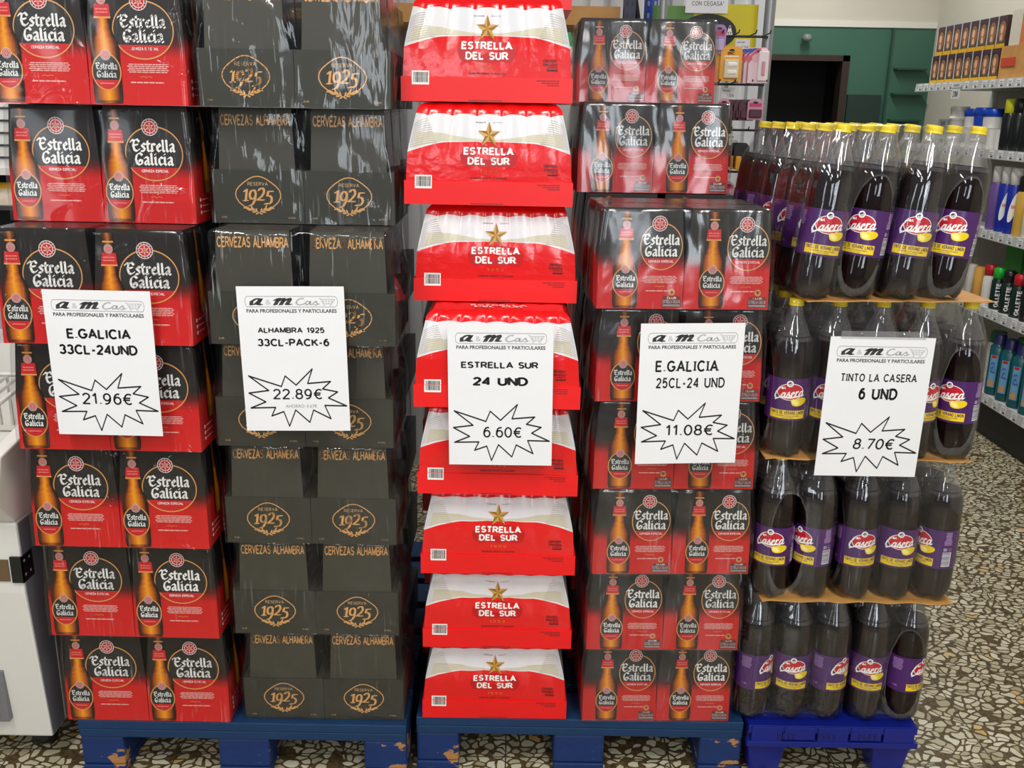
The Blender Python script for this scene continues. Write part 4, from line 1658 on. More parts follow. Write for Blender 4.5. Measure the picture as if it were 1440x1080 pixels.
def cash_script():
    o = []
    t = .09
    c_ = [(.95, 1.15), (.8, 1.35), (.45, 1.2), (.15, .7), (.15, .25), (.4, .02), (.8, .15), (1.05, .35)]
    o += stroke(c_, t * 2.2)
    a = [(1.55, .7), (1.3, .78), (1.08, .4), (1.2, .05), (1.5, .3), (1.62, .75), (1.55, .15), (1.75, .05), (1.9, .35)]
    o += stroke(a, t * 2)
    s_ = [(1.9, .35), (2.2, .8), (2.25, .5), (2.4, .2), (2.15, .0), (1.95, .1)]
    o += stroke(s_, t * 2)
    h_ = [(2.4, .05), (2.6, .3)]
    o += stroke(h_, t)
    return o


def cart():
    o = stroke([(0, 1.0), (.15, 1.0), (.35, .35), (1.0, .35), (1.25, .9), (.25, .9)], .07)
    for k in range(4):
        o += stroke([(.4 + k * .2, .38), (.36 + k * .22, .88)], .035)
    o += stroke([(.3, .65), (1.12, .65)], .035)
    o += ring(.42, .16, .09, .09, .04, 12) + ring(.92, .16, .09, .09, .04, 12)
    return o


def price_sign(loc, yaw, tilt, roll, lines, price, label, extra=None, italic=0.0, tape=False):
    mb = MB()
    w, h = .21, .297
    mb.box(-w / 2, w / 2, .0002, .0012, -h / 2, h / 2, PAPER)

    def FM(u_, v_, off):
        return (-w / 2 + u_ * w, .0002 - off, h / 2 + v_ * h)                # v runs down as negatives

    def A(sh_, m, off=.0003):
        mb.art(sh_, FM, m, off)
    # logo frame
    x0, x1, z0, z1 = .075, .935, -.137, -.066
    rr = .03
    fr = arc(x1 - rr, z1 - rr, rr, rr, 90, 0, 5) + arc(x1 - rr, z0 + rr, rr, rr, 0, -90, 5) + arc(x0 + rr, z0 + rr, rr, rr, 270, 180, 5) + arc(x0 + rr, z1 - rr, rr, rr, 180, 90, 5)
    A(stroke(fr, .0035, closed=True), INK_GREY)
    A(fit(logo_a(), .115, .245, -.127, -.077), SIGN_LOGO)
    A(fit(btext('&', .0), .265, .315, -.122, -.087), INK_LGREY)
    A(fit(logo_m(), .335, .515, -.127, -.075), SIGN_LOGO)
    A(fit(cash_script(), .545, .775, -.127, -.075), INK_LGREY)
    A(fit(cart(), .76, .915, -.13, -.078), INK_LGREY)
    A(fit(btext('PARA PROFESIONALES Y PARTICULARES', .025), .083, .925, -.176, -.151), SIGN_LOGO)
    for (txt, u0, u1, v0, v1, t, serif) in lines:
        if serif:
            A(xf(fit(stext(txt, t, .34, serif, .1), u0, u1, -v1, -v0)), SIGN_BLACK)
        else:
            A(fit(stext(txt, t, .28), u0, u1, -v1, -v0), SIGN_BLACK)
    A(stroke([(x, -z) for x, z in BURST], .0105, closed=True), SIGN_BLACK)
    (txt, u0, u1, v0, v1) = price
    A(fit(xf(stext(txt, .155, .26), shear=italic), u0, u1, -v1, -v0), SIGN_BLACK, .0004)
    if extra:
        (txt, u0, u1, v0, v1) = extra
        A(fit(btext(txt), u0, u1, -v1, -v0), INK_GREY, .0004)
    o = mb.build('price_sign')
    o.matrix_world = Matrix.Translation(loc) @ Matrix.Rotation(yaw, 4, 'Z') @ Matrix.Rotation(-tilt, 4, 'X') @ Matrix.Rotation(-roll, 4, 'Y')
    tag(o, label, 'price sign', 'white paper price signs')
    if tape:
        mb = MB()
        mb.box(-.085, .085, -.0004, .0001, h / 2 - .004, h / 2 + .012, film_mat('clear_tape', 5, (1, 1, 1), .1, .2, .10))
        t_ = mb.build('tape', o)
    return o


price_sign((-.808, 1.826, 1.025), -.005, -.017, -.003,
           [('E.GALICIA', .185, .785, .257, .327, .25, 0), ('33CL-24UND', .10, .835, .365, .435, .25, 0)],
           ('21.96€', .26, .735, .70, .782), 'white paper sign priced 21.96 on the leftmost stack')
price_sign((-.434, 1.843, 1.036), .011, -.008, .014,
           [('ALHAMBRA 1925', .174, .80, .275, .314, .25, 0), ('33CL-PACK-6', .165, .84, .352, .405, .25, 0)],
           ('22.89€', .275, .745, .70, .775), 'white paper sign priced 22.89 on the dark olive stack', extra=('AHORRO: 0.67€', .39, .69, .81, .835))
price_sign((-.023, 1.844, .969), -.02, -.004, .012,
           [('ESTRELLA SUR', .125, .86, .262, .308, .26, 0), ('24 UND', .235, .765, .368, .43, .28, 0)],
           ('6.60€', .335, .705, .722, .80), 'white paper sign priced 6.60 on the red and white stack')
price_sign((.360, 1.864, .972), .059, -.007, .011,
           [('E.GALICIA', .157, .775, .256, .337, .22, .2), ('25CL-24 UND', .17, .84, .377, .452, .2, .18)],
           ('11.08€', .29, .755, .715, .795), 'white paper sign priced 11.08 on the small red and black stack')
price_sign((.735, 1.858, .952), .014, -.020, -.005,
           [('TINTO LA CASERA', .146, .88, .254, .312, .21, .2), ('6 UND', .335, .71, .355, .44, .25, .2)],
           ('8.70€', .345, .75, .72, .80), 'white paper sign priced 8.70 taped to the wine bottles', italic=.1, tape=True)


# ------------------------------------------------------------------ floor and walls
def floor_material():
    m, nt, b, N, L = nmat('terrazzo')
    tc = N.new('ShaderNodeTexCoord')
    ns = N.new('ShaderNodeTexNoise')
    ns.inputs['Scale'].default_value = 14
    L.new(tc.outputs['Object'], ns.inputs['Vector'])
    mx = N.new('ShaderNodeMixRGB')
    mx.blend_type = 'LINEAR_LIGHT'
    mx.inputs[0].default_value = .035
    L.new(tc.outputs['Object'], mx.inputs[1])
    L.new(ns.outputs['Color'], mx.inputs[2])
    mp = N.new('ShaderNodeMapping')
    mp.inputs['Rotation'].default_value = (0, 0, .5)
    mp.inputs['Scale'].default_value = (36, 47, 36)
    L.new(mx.outputs[0], mp.inputs[0])
    ve = N.new('ShaderNodeTexVoronoi')
    ve.feature = 'DISTANCE_TO_EDGE'
    ve.voronoi_dimensions = '2D'
    ve.inputs['Scale'].default_value = 1
    vc = N.new('ShaderNodeTexVoronoi')
    vc.voronoi_dimensions = '2D'
    vc.inputs['Scale'].default_value = 1
    for v in (ve, vc):
        v.inputs['Randomness'].default_value = .72
        L.new(mp.outputs[0], v.inputs['Vector'])
    sp = N.new('ShaderNodeSeparateColor')
    L.new(vc.outputs['Color'], sp.inputs[0])
    # each stone keeps its own margin; a few are missing
    thr = N.new('ShaderNodeMath')
    thr.operation = 'MULTIPLY_ADD'
    L.new(sp.outputs[0], thr.inputs[0])
    thr.inputs[1].default_value = .11
    thr.inputs[2].default_value = .07
    gt = N.new('ShaderNodeMath')
    gt.operation = 'GREATER_THAN'
    L.new(ve.outputs['Distance'], gt.inputs[0])
    L.new(thr.outputs[0], gt.inputs[1])
    has = N.new('ShaderNodeMath')
    has.operation = 'LESS_THAN'
    L.new(sp.outputs[1], has.inputs[0])
    has.inputs[1].default_value = .93
    rd = N.new('ShaderNodeMath')
    rd.operation = 'LESS_THAN'
    L.new(vc.outputs['Distance'], rd.inputs[0])
    rd.inputs[1].default_value = .51
    mk0 = N.new('ShaderNodeMath')
    mk0.operation = 'MULTIPLY'
    L.new(rd.outputs[0], mk0.inputs[0])
    L.new(gt.outputs[0], mk0.inputs[1])
    gt = mk0
    mk = N.new('ShaderNodeMath')
    mk.operation = 'MULTIPLY'
    L.new(gt.outputs[0], mk.inputs[0])
    L.new(has.outputs[0], mk.inputs[1])
    cr = N.new('ShaderNodeValToRGB')
    e = cr.color_ramp.elements
    cols = ((0, (158, 150, 122)), (.35, (184, 177, 148)), (.7, (200, 193, 167)), (.95, (210, 204, 182)), (.975, (196, 160, 96)))
    while len(e) < len(cols):
        e.new(.5)
    for k, (q, c_) in enumerate(cols):
        e[k].position = q
        e[k].color = (*s2l(c_), 1)
    L.new(sp.outputs[2], cr.inputs['Fac'])
    gr = N.new('ShaderNodeTexNoise')
    gr.inputs['Scale'].default_value = 90
    gr.inputs['Detail'].default_value = 6
    L.new(tc.outputs['Object'], gr.inputs['Vector'])
    gm = N.new('ShaderNodeValToRGB')
    gm.color_ramp.elements[0].color = (*s2l((66, 54, 34)), 1)
    gm.color_ramp.elements[1].color = (*s2l((108, 90, 60)), 1)
    gm.color_ramp.elements[0].position = .35
    gm.color_ramp.elements[1].position = .7
    L.new(gr.outputs['Fac'], gm.inputs['Fac'])
    m1 = N.new('ShaderNodeMixRGB')
    L.new(mk.outputs[0], m1.inputs[0])
    L.new(gm.outputs[0], m1.inputs[1])
    L.new(cr.outputs[0], m1.inputs[2])
    br = N.new('ShaderNodeTexBrick')
    br.offset = 0
    br.inputs['Scale'].default_value = 1
    br.inputs['Mortar Size'].default_value = .0018
    br.inputs['Brick Width'].default_value = .40
    br.inputs['Row Height'].default_value = .40
    br.inputs['Color1'].default_value = (0, 0, 0, 1)
    br.inputs['Color2'].default_value = (0, 0, 0, 1)
    br.inputs['Mortar'].default_value = (1, 1, 1, 1)
    L.new(tc.outputs['Object'], br.inputs['Vector'])
    m2 = N.new('ShaderNodeMixRGB')
    L.new(br.outputs['Color'], m2.inputs[0])
    L.new(m1.outputs[0], m2.inputs[1])
    m2.inputs[2].default_value = (*s2l((70, 62, 50)), 1)
    L.new(m2.outputs[0], b.inputs['Base Color'])
    b.inputs['Roughness'].default_value = .32
    return m


mb = MB()
mb.poly([(-4, -4, 0), (4.5, -4, 0), (4.5, 8.2, 0), (-4, 8.2, 0)], floor_material())
tag(mb.build('floor'), kind='structure')

# ribbed metal wall behind the stacks
RIB = mat('ribbed_metal', (196, 198, 200), .45, noise=.03, nscale=5)
mb = MB()
pts = []
x = -2.6
while x < .985:
    for dx, dy in ((0, 0), (.045, 0), (.055, .012), (.070, .012), (.080, 0)):
        if x + dx <= .99:
            pts.append((x + dx, 4.0 + dy))
    x += .080
mb.grid([[(a, b, z) for a, b in pts] for z in (0, 3.1)], RIB, smooth=False)
mb.poly([(-2.6, 4.05, 0), (.99, 4.05, 0), (.99, 4.05, 3.1), (-2.6, 4.05, 3.1)][::-1], RIB)
tag(mb.build('wall_partition'), kind='structure')

# far wall: cream above a green dado, dark doorway
CREAM = mat('cream_paint', (206, 201, 186), .7, noise=.03, nscale=3)
TRIM = mat('white_trim', (226, 224, 214), .6)
GREEN = mat('green_paint', (60, 104, 86), .45, noise=.06, nscale=2.5)
GREEND = mat('green_paint_deep', (40, 76, 62), .5)
VOID = mat('unlit_room', (14, 16, 15), .8)
mb = MB()
YW = 7.2
mb.box(.7, 5.2, YW, YW + .1, 2.16, 3.3, CREAM)
mb.box(.7, 1.70, YW, YW + .1, 0, 2.12, GREEN)
mb.box(2.36, 5.2, YW, YW + .1, 0, 2.12, GREEN)
mb.box(1.70, 2.36, YW, YW + .1, 1.93, 2.12, GREEN)
tag(mb.build('wall_back'), kind='structure')
mb = MB()
mb.box(.7, 5.2, YW - .012, YW + .1, 2.12, 2.16, TRIM)
tag(mb.build('trim_1'), kind='structure')
mb = MB()
mb.box(1.70, 2.36, YW + .5, YW + .6, 0, 1.96, VOID)
mb.box(1.60, 1.70, YW + .1, YW + .6, 0, 1.96, VOID)
mb.box(2.36, 2.46, YW + .1, YW + .6, 0, 1.96, VOID)
mb.box(1.6, 2.46, YW + .1, YW + .6, 1.96, 2.0, VOID)
BRN = mat('dark_brown_wood', (52, 36, 28), .5, noise=.1, nscale=20)
mb.box(1.68, 1.73, YW - .02, YW + .1, 0, 1.93, BRN)
mb.box(2.31, 2.36, YW - .02, YW + .1, 0, 1.93, BRN)
mb.box(1.68, 2.36, YW - .02, YW + .1, 1.89, 1.93, BRN)
tag(mb.build('door_1'), kind='structure')
# side wall beyond the gondola with faint green shelving strips
mb = MB()
mb.box(2.95, 3.05, -4, YW, 0, 3.3, CREAM)
tag(mb.build('wall_right'), kind='structure')
mb = MB()
mb.box(2.37, 2.61, YW - .03, YW - .001, 1.0, 1.665, mat('dark_green_panel', (28, 52, 44), .5))
o = mb.build('wall_panel')
tag(o, 'dark green panel low on the green back wall beside the doorway', 'panel')
mb = MB()
for k, zz in enumerate((1.85, 1.68, 1.5)):
    mb.box(2.68, 2.90, YW - .07, YW - .001, zz - .012, zz, GREEND)
mb.box(2.64, 2.648, YW - .02, YW - .001, 1.2, 2.12, GREEND)
o = mb.build('green_wall_shelf')
tag(o, 'empty green shelf unit on the back wall behind the hair dye boxes', 'shelf unit')
# wall camera
root = empty('security_camera', (2.03, YW - .004, 2.04))
mb = MB()
GCAM = mat('grey_plastic', (120, 128, 122), .5)
mb.lathe([(.02, 0), (.035, .012), (.035, .03), (.02, .05)], GCAM, 14, cap0=True, cap1=True)
ob = mb.build('housing', root)
ob.location = (0, -.05, -.025)
mb = MB()
mb.tube([(0, 0, 0), (0, -.03, 0), (0, -.05, -.02)], .010, GCAM)
mb.build('bracket', root)
tag(root, 'small grey security camera on the green back wall', 'camera')

# ------------------------------------------------------------------ display rack behind the right stacks
GALV = mat('galvanised_steel', (150, 152, 154), .4, metal=.6)
BLKW = mat('black_wire', (30, 30, 32), .5)
root = empty('display_rack', (.72, 3.36, 0))
mb = MB()
mb.tube([(.105, 0, 0), (.105, 0, 2.2)], .018, GALV, 12)
mb.build('post', root)
mb = MB()
mb.tube([(-.245, 0, 0), (-.245, 0, 2.0)], .014, GALV, 12)
mb.build('post', root)
for k, z in enumerate((1.765, 1.615, 1.469, 1.395, 1.332)):
    mb = MB()
    mb.tube([(-.23, -.03, z), (.095, -.03, z)], .0045, BLKW, 6)
    for x in (-.07, -.02, .035, .08):
        mb.tube([(x, -.03, z), (x, -.13, z + .004), (x, -.14, z + .012)], .0022, BLKW, 5)
    mb.tube([(-.245, 0, z), (-.23, -.03, z)], .004, BLKW, 5)
    mb.tube([(.105, 0, z), (.095, -.03, z)], .004, BLKW, 5)
    mb.build('hook_bar', root)
mb = MB()
mb.box(-.02, .008, .0, .012, 0, 1.55, BLKW)
mb.build('centre_upright', root)
mb = MB()
mb.box(-.25, .13, -.2, .2, .0, .02, BLKW)
mb.build('base', root)
tag(root, 'wire display rack with hanging blister packs behind the beer and wine', 'display rack')
TAGM = mat('price_tag_white', (226, 226, 224), .5)
for k, (x, z) in enumerate(((.625, 1.588), (.700, 1.588), (.735, 1.74), (.64, 1.44), (.725, 1.44), (.690, 1.30))):
    mb = MB()
    mb.box(-.024, .024, -.001, .001, -.018, .018, TAGM)

    def FTag(x_, z_, off):
        return (x_, -.001 - off, z_)
    microtext(-.018, .006, .006, .004, FTag, mb, INK_GREY, .0004, 3)
    mb.art(fit(stext('1.50€' if k % 2 else '2.25€', .16), -.004, .02, -.012, -.002), FTag, INK_GREY, .0004)
    o = mb.build('shelf_price_tag', loc=(x, 3.322, z - .002))
    tag(o, ['white price tag under the yellow blister card', 'white price tag under the pink blister packs', 'white price tag above the pink blister packs',
            'white price tag left, below the maroon packets', 'white price tag right, below the maroon packets', 'lowest white price tag on the wire rack'][k], 'price tag', 'price tags on the wire rack')


def blister(name, loc, w, h, card, inner, label, cat, n, deco, dx=.004, dy=.022, tilt=0.0, group=None):
    for k in range(n):
        root = empty(name, (loc[0] - dx * k, loc[1] + dy * k, loc[2]), tilt)
        mb = MB()
        mb.prism([(-w / 2, 0), (w / 2, 0), (w / 2, h - .012), (w / 2 - .012, h), (-w / 2 + .012, h), (-w / 2, h - .012)], 'y', .0, .0016, card)
        deco(mb, w, h)
        mb.art(ell(0, h - .012, .009, .004, 12), lambda x, z, o: (x, -o, z), BLKW, .0006)
        mb.build('backing_card', root)
        mb = MB()
        for q in inner:
            x0, x1, z0, z1, th, m = q
            mb.box(x0 * w, x1 * w, -th, -.0008, z0 * h, z1 * h, m)
        mb.build('blister', root, bevel=.003)
        tag(root, label[0] if k == 0 else label[1], cat, group)


def FZ(x, z, o):
    return (x, -o, z)


YEL = mat('yellow_card', (240, 168, 28), .45)
CLR = mat('blister_clear', (226, 214, 180), .2)
PNK = mat('pink_card', (238, 206, 214), .45)
MRN = mat('maroon_pack', (84, 34, 52), .4)


def deco_y(mb, w, h):
    mb.art(fit(stext('BIC', .24), -.013, .010, h * .76, h * .84), FZ, INK_K, .0005)
    mb.art(rect(-.024, .024, h * .70, h * .73), FZ, INK_W, .0005)


def deco_p(mb, w, h):
    mb.art([[(-w / 2, h * .8), (-w * .1, h * .98), (-w * .3, h * .98), (-w / 2, h * .92)]], FZ, mat('ink_blue', (60, 84, 180), .5), .0005)
    mb.art([[(-w / 2, h * .55), (w * .1, h * .98), (-w * .1, h * .98), (-w / 2, h * .76)]], FZ, mat('ink_coral', (222, 90, 110), .5), .0005)
    mb.art(ell(-w * .15, h * .7, .013, n=16), FZ, mat('ink_rose', (232, 180, 190), .5), .0007)


def deco_n(mb, w, h):
    mb.art(rect(-w * .4, w * .4, h * .62, h * .8), FZ, mat('ink_magenta', (196, 60, 110), .5), .0005)


blister('blister_pack', (.684, 3.235, 1.622), .068, .106, YEL, [(-.34, .34, .08, .62, .012, CLR), (-.2, .25, .2, .32, .015, INK_W), (-.2, .25, .42, .54, .015, INK_W)],
        ('yellow blister card hanging on the wire rack, front one', 'yellow blister card behind the front one'), 'blister pack', 2, deco_y, dx=.010, group='yellow blister cards')
blister('blister_pack', (.770, 3.225, 1.617), .064, .108, PNK, [(-.05, .42, .06, .9, .010, mat('pale_clear', (240, 228, 230), .2)), (.12, .3, .2, .62, .013, mat('epilator', (210, 150, 160), .3))],
        ('pink and white blister pack hanging on the wire rack, front one', 'pink blister pack behind the front one'), 'blister pack', 4, deco_p, dx=.010, dy=.022, group='pink blister packs')
blister('hanging_packet', (.640, 3.24, 1.705), .046, .088, mat('lilac_card', (170, 130, 190), .45), [(-.36, .36, .1, .5, .008, mat('lilac_clear', (190, 170, 205), .3))],
        ('purple packet hanging at the left of the wire rack', 'purple packet behind the front one'), 'packet', 1, deco_n)
blister('hanging_packet', (.772, 3.23, 1.503), .050, .066, mat('pink_grey_card', (208, 150, 168), .45), [(-.4, .4, .1, .5, .012, MRN)],
        ('small pink and maroon packet hanging on the wire rack', ''), 'packet', 1, deco_n)
blister('hanging_packet', (.748, 3.248, 1.500), .048, .066, MRN, [(-.4, .4, .1, .5, .010, MRN)],
        ('maroon packet in the hanging row, next to the pink one', 'maroon packet further back in the hanging row'), 'packet', 4, lambda mb, w, h: None, dx=.013, dy=.018, group='maroon packets')
blister('hanging_packet', (.672, 3.24, 1.505), .040, .064, mat('pink_grey_card', (208, 150, 168), .45), [(-.4, .4, .1, .5, .012, MRN)],
        ('small pink packet hanging left of the maroon row', 'pink packet behind'), 'packet', 1, deco_n)
blister('hanging_packet', (.742, 3.24, 1.352), .050, .078, mat('black_card', (30, 30, 30), .4), [(-.4, -.05, -.1, .45, .014, YEL), (.08, .4, -.1, .45, .014, YEL)],
        ('black packet with yellow sticks low on the wire rack', 'black packet behind the front one'), 'packet', 2, lambda mb, w, h: None, dx=.012, group='black and yellow packets')
blister('hanging_packet', (.672, 3.24, 1.35), .036, .072, mat('black_card', (30, 30, 30), .4), [(-.4, .4, -.3, .45, .014, YEL)],
        ('black packet with yellow sticks half hidden by the beer', 'packet behind'), 'packet', 1, lambda mb, w, h: None)
blister('hanging_packet', (.708, 3.24, 1.245), .036, .060, mat('pink_grey_card', (208, 150, 168), .45), [(-.3, .3, .05, .5, .010, mat('clear_rose', (200, 150, 160), .2))],
        ('small rosy packet lowest on the wire rack', 'packet behind'), 'packet', 1, deco_n)

# battery advertising board and the card above it
mb = MB()
mb.box(.46, .600, 3.50, 3.506, 1.68, 1.872, mat('battery_green', (96, 142, 60), .5))
mb.box(.600, .82, 3.50, 3.506, 1.66, 1.880, mat('battery_yellow', (206, 190, 20), .5))

def FB(x, z, o):
    return (x, 3.50 - o, z)


mb.art(ell(.652, 1.790, .098, .058, 36), FB, INK_K, .001)
mb.art(fit(stext('CEGASA', .26, .3), .598, .738, 1.772, 1.812), FB, INK_W, .002)
o = mb.build('battery_display')
tag(o, 'green and yellow battery board with a black oval behind the wire rack', 'display board')
mb = MB()
mb.box(.568, .712, 3.488, 3.492, 1.849, 2.06, PAPER)

def FC_(x, z, o):
    return (x, 3.488 - o, z)


mb.art(fit(stext('CON CEGASA"', .13, .3), .590, .698, 1.873, 1.887), FC_, INK_K, .0006)
o = mb.build('advert_card')
tag(o, 'white advert card with black capitals above the black oval', 'card')

# racking upright posts and plank shelf
RB_ = mat('racking_blue', (24, 62, 168), .45)
RD_ = mat('racking_navy', (26, 34, 66), .45)
for nm, x0, x1, y0, mt, lb in (('racking_post', .372, .412, 3.60, RD_, 'navy perforated racking post beside the plank shelf'),
                               ('racking_post', .447, .490, 3.60, RB_, 'bright blue perforated racking post left of the battery board')):
    mb = MB()
    mb.box(x0, x1, y0, y0 + .05, 0, 2.4, mt)

    def FP(x, z, o, y0=y0):
        return (x, y0 - o, z)
    z = 1.2
    while z < 2.3:
        for xx in (x0 + .010, x1 - .010):
            mb.art(rect(xx - .004, xx + .004, z, z + .016), FP, mat('slot_light', (150, 156, 170), .5) if mt is RB_ else BLKW, .0008)
        z += .04
    tag(mb.build(nm), lb, 'racking post', 'racking posts')
mb = MB()
mb.tube([(.408, 3.66, 1.95), (.452, 3.66, 1.72)], .010, BLKW, 6)
tag(mb.build('racking_brace'), 'dark diagonal brace between the two racking posts', 'brace')
root = empty('plank_shelf', (0.05, 3.62, 1.815))
mb = MB()
mb.box(-.60, .31, 0, .36, 0, .063, mat('varnished_plank', (196, 140, 70), .5, noise=.12, nscale=9))
mb.build('plank', root)
mb = MB()
for x in (-.58, .28):
    mb.box(x, x + .03, .30, .36, -1.815, -.001, RD_)
mb.build('support', root)
tag(root, 'varnished wooden plank shelf behind the middle stack', 'shelf')
root = empty('detergent_pack', (.125, 3.42, 0))
mb = MB()
mb.box(-.07, .062, 0, .2, 0, 1.56, mat('pale_carton', (210, 212, 206), .6))
ob = mb.build('plinth_carton')
tag(ob, 'pale tall carton hidden behind the middle stack', 'carton')
ob.location = (.12, 3.40, 0)
mb = MB()
mb.prism([(-.05, 0), (.05, 0), (.05, .19), (.042, .215), (-.042, .215), (-.05, .19)], 'y', -.03, .04, mat('pack_green', (30, 160, 70), .35))
mb.art(rect(-.05, .05, .05, .17), lambda x, z, o: (x, -.03 - o, z), INK_W, .0006)
mb.art(ring(.028, .12, .022, .022, .008, 18), lambda x, z, o: (x, -.03 - o, z), mat('pack_blue', (60, 80, 150), .4), .001)
mb.art(rect(.0, .05, .065, .085), lambda x, z, o: (x, -.03 - o, z), INK_RED, .001)
ob = mb.build('pack', root)
root.location = (.135, 3.45, 1.5605)
tag(root, 'green and white packet peeking out between the two red stacks', 'packet')

# ------------------------------------------------------------------ gondola with toiletries
GX = 2.32
SHW = mat('shelf_white', (206, 206, 202), .45)
RAIL = mat('price_rail', (188, 188, 186), .4)
root = empty('gondola', (GX, 4.9, 0))
mb = MB()
mb.box(.46, .48, -1.6, .95, 0, 1.96, mat('perforated_back', (168, 160, 146), .6, noise=.06, nscale=60))
mb.build('back_panel', root)
mb = MB()
mb.box(.44, .459, .90, .95, 0, 2.0, SHW)
mb.build('upright', root)
mb = MB()
mb.box(.44, .459, -.45, -.40, 0, 2.0, SHW)
mb.build('upright', root)
mb = MB()
mb.box(.03, .459, -1.6, .93, 0, .17, mat('dark_plinth', (34, 32, 30), .6))
mb.build('plinth', root)
SZ = [.215, .62, .99, 1.37, 1.70]
for k, z in enumerate(SZ):
    mb = MB()
    mb.box(.004, .455, -1.6, .93, z - .03, z, SHW)
    mb.build('shelf_board', root)
    mb = MB()
    mb.hexa([(-.006, -1.6, z - .040), (.0035, -1.6, z - .040), (.0035, .94, z - .040), (-.006, .94, z - .040), (-.001, -1.6, z + .004), (.0035, -1.6, z + .004), (.0035, .94, z + .004), (-.001, .94, z + .004)], RAIL)

    def FR_(y, zz, o):
        return (-.006 + .005 * (zz - (z - .04)) / .044 - o, -y, zz)
    rs = random.Random(k)
    yy = -.9
    while yy < 1.5:
        mb.art(rect(yy, yy + .05, z - .036, z + .001), FR_, TAGM, .0006)
        for q in range(2):
            microtext(yy + .006, yy + .04, z - .012 - q * .009, .004, FR_, mb, INK_GREY, .001, 3)
        mb.art(rect(yy + .02, yy + .044, z - .033, z - .024), FR_, mat('ink_dark_grey', (90, 90, 92), .5), .001)
        yy += .075 + rs.uniform(0, .03)
    mb.build('price_rail', root)
tag(root, 'white shop gondola with five shelves of toiletries on the right', 'shelving unit')

# hair dye boxes: two rows on the top shelf
root = empty('hair_dye_box')
mb = MB()
bw, bh, bd = .097, .150, .062
DYE = mat('dye_dark', (58, 40, 42), .35)
mb.box(0, bd, -bw / 2, bw / 2, .0005, bh, DYE)

def FD(x, z, o):
    return (-o, -x, z)


SKIN = mat('print_skin', (226, 178, 146), .45)
mb.art(rect(-bw / 2, bw / 2, .0, .020), FD, mat('dye_yellow', (226, 172, 30), .4), .0006)
mb.art(rect(-bw / 2, bw / 2, .02, .040), FD, mat('dye_olive', (86, 74, 52), .4), .0006)
mb.art(ell(.008, .076, .036, .050, 20), FD, mat('print_hair', (150, 100, 62), .45), .0007)
mb.art(ell(.004, .086, .0150, .021, 18), FD, SKIN, .0010)
mb.art([[(-.008, .036), (.020, .036), (.014, .062), (-.003, .062)]], FD, SKIN, .0009)
mb.art(rect(-bw / 2, -bw / 2 + .013, .02, bh), FD, INK_LGREY, .0008)
mb.art(rect(-bw / 2 + .01, bw / 2, .128, .147), FD, mat('dye_plum', (70, 44, 62), .4), .0008)
ob = mb.build('box', root)
add_kid(root, ob)
u = [False]
for r in range(2):
    for k in range(8):
        y = 5.70 - k * .1005 - r * .02
        o = place(root, u, (GX + .035 + .004 * r, y, SZ[4] + .0005 + r * .1508), random.uniform(-.01, .01))
        pos = ['at the far end', 'second from the far end', 'third from the far end', 'fourth from the far end', 'fourth from the near end', 'third from the near end', 'second from the near end', 'at the near end'][k]
        tag(o, 'hair dye box with a portrait, %s row, %s' % ('upper' if r else 'lower', pos), 'box', 'hair dye boxes on the top shelf')
root = empty('cardboard_tray', (GX + .03, 4.80, SZ[4] + .0005))
mb = MB()
mb.box(0, .3, -.36, .13, 0, .155, CARD)
mb.build('carton', root)
mb = MB()
mb.box(-.004, -.0005, -.02, .11, .06, .10, mat('red_band', (206, 70, 44), .5))
mb.build('red_band', root)
tag(root, 'brown cardboard tray with a red band beside the hair dye boxes', 'box')
root = empty('tint_box', (GX + .04, 4.77, SZ[4] + .1560))
mb = MB()
mb.box(0, .06, .02, .12, 0, .16, mat('white_box', (214, 206, 190), .5))
mb.box(0, .06, -.09, .018, 0, .15, mat('orange_box', (206, 120, 70), .5))
mb.build('sleeve', root)
tag(root, 'white and orange box on top of the cardboard tray', 'box')
mb = MB()
mb.box(-.002, .0, -.05, .05, -.085, .0, TAGM)

def FQ(x, z, o):
    return (-.002 - o, -x, z)


mb.art(fit(stext('2.00€', .2), -.03, .03, -.075, -.045), FQ, INK_K, .0006)
mb.art(rect(-.05, .05, -.032, -.028), FQ, INK_GREY, .0006)
microtext(-.03, .035, -.02, .008, FQ, mb, INK_GREY, .0006, 4)
o = mb.build('price_card', loc=(GX - .010, 5.28, SZ[4] + .0))
tag(o, 'white price card hanging from the rail under the hair dye boxes', 'price card')


def pot(name, x, y, z, prof, body, cap_from, capm, label, cat, parts=('body', 'cap'), group=None, deco=None, sq=1.0):
    root = empty(name, (x, y, z + .0005))
    lo = [q for q in prof if q[1] <= cap_from]
    hi = [q for q in prof if q[1] >= cap_from]
    mb = MB()
    mb.lathe(lo, body, 20, cap0=True, cap1=True)
    if deco:
        deco(mb)
    ob = mb.build(parts[0], root)
    ob.scale = (1, sq, 1)
    mb = MB()
    mb.lathe([(r, zz + .0004) for r, zz in hi], capm, 20, cap0=True, cap1=True)
    ob = mb.build(parts[1], root)
    ob.scale = (1, sq, 1)
    tag(root, label, cat, group)
    return root


def cyl_map(R):
    def f(x, z, o):
        a = x / R + radians(-115)
        return ((R + o) * cos(a), (R + o) * sin(a), z)
    return f


BLUE_C = mat('jar_blue', (26, 72, 190), .3)
WHT = mat('plastic_white', (224, 222, 216), .35)
NAV = mat('can_blue', (24, 44, 160), .3)
BLK = mat('can_black', (22, 24, 24), .3)
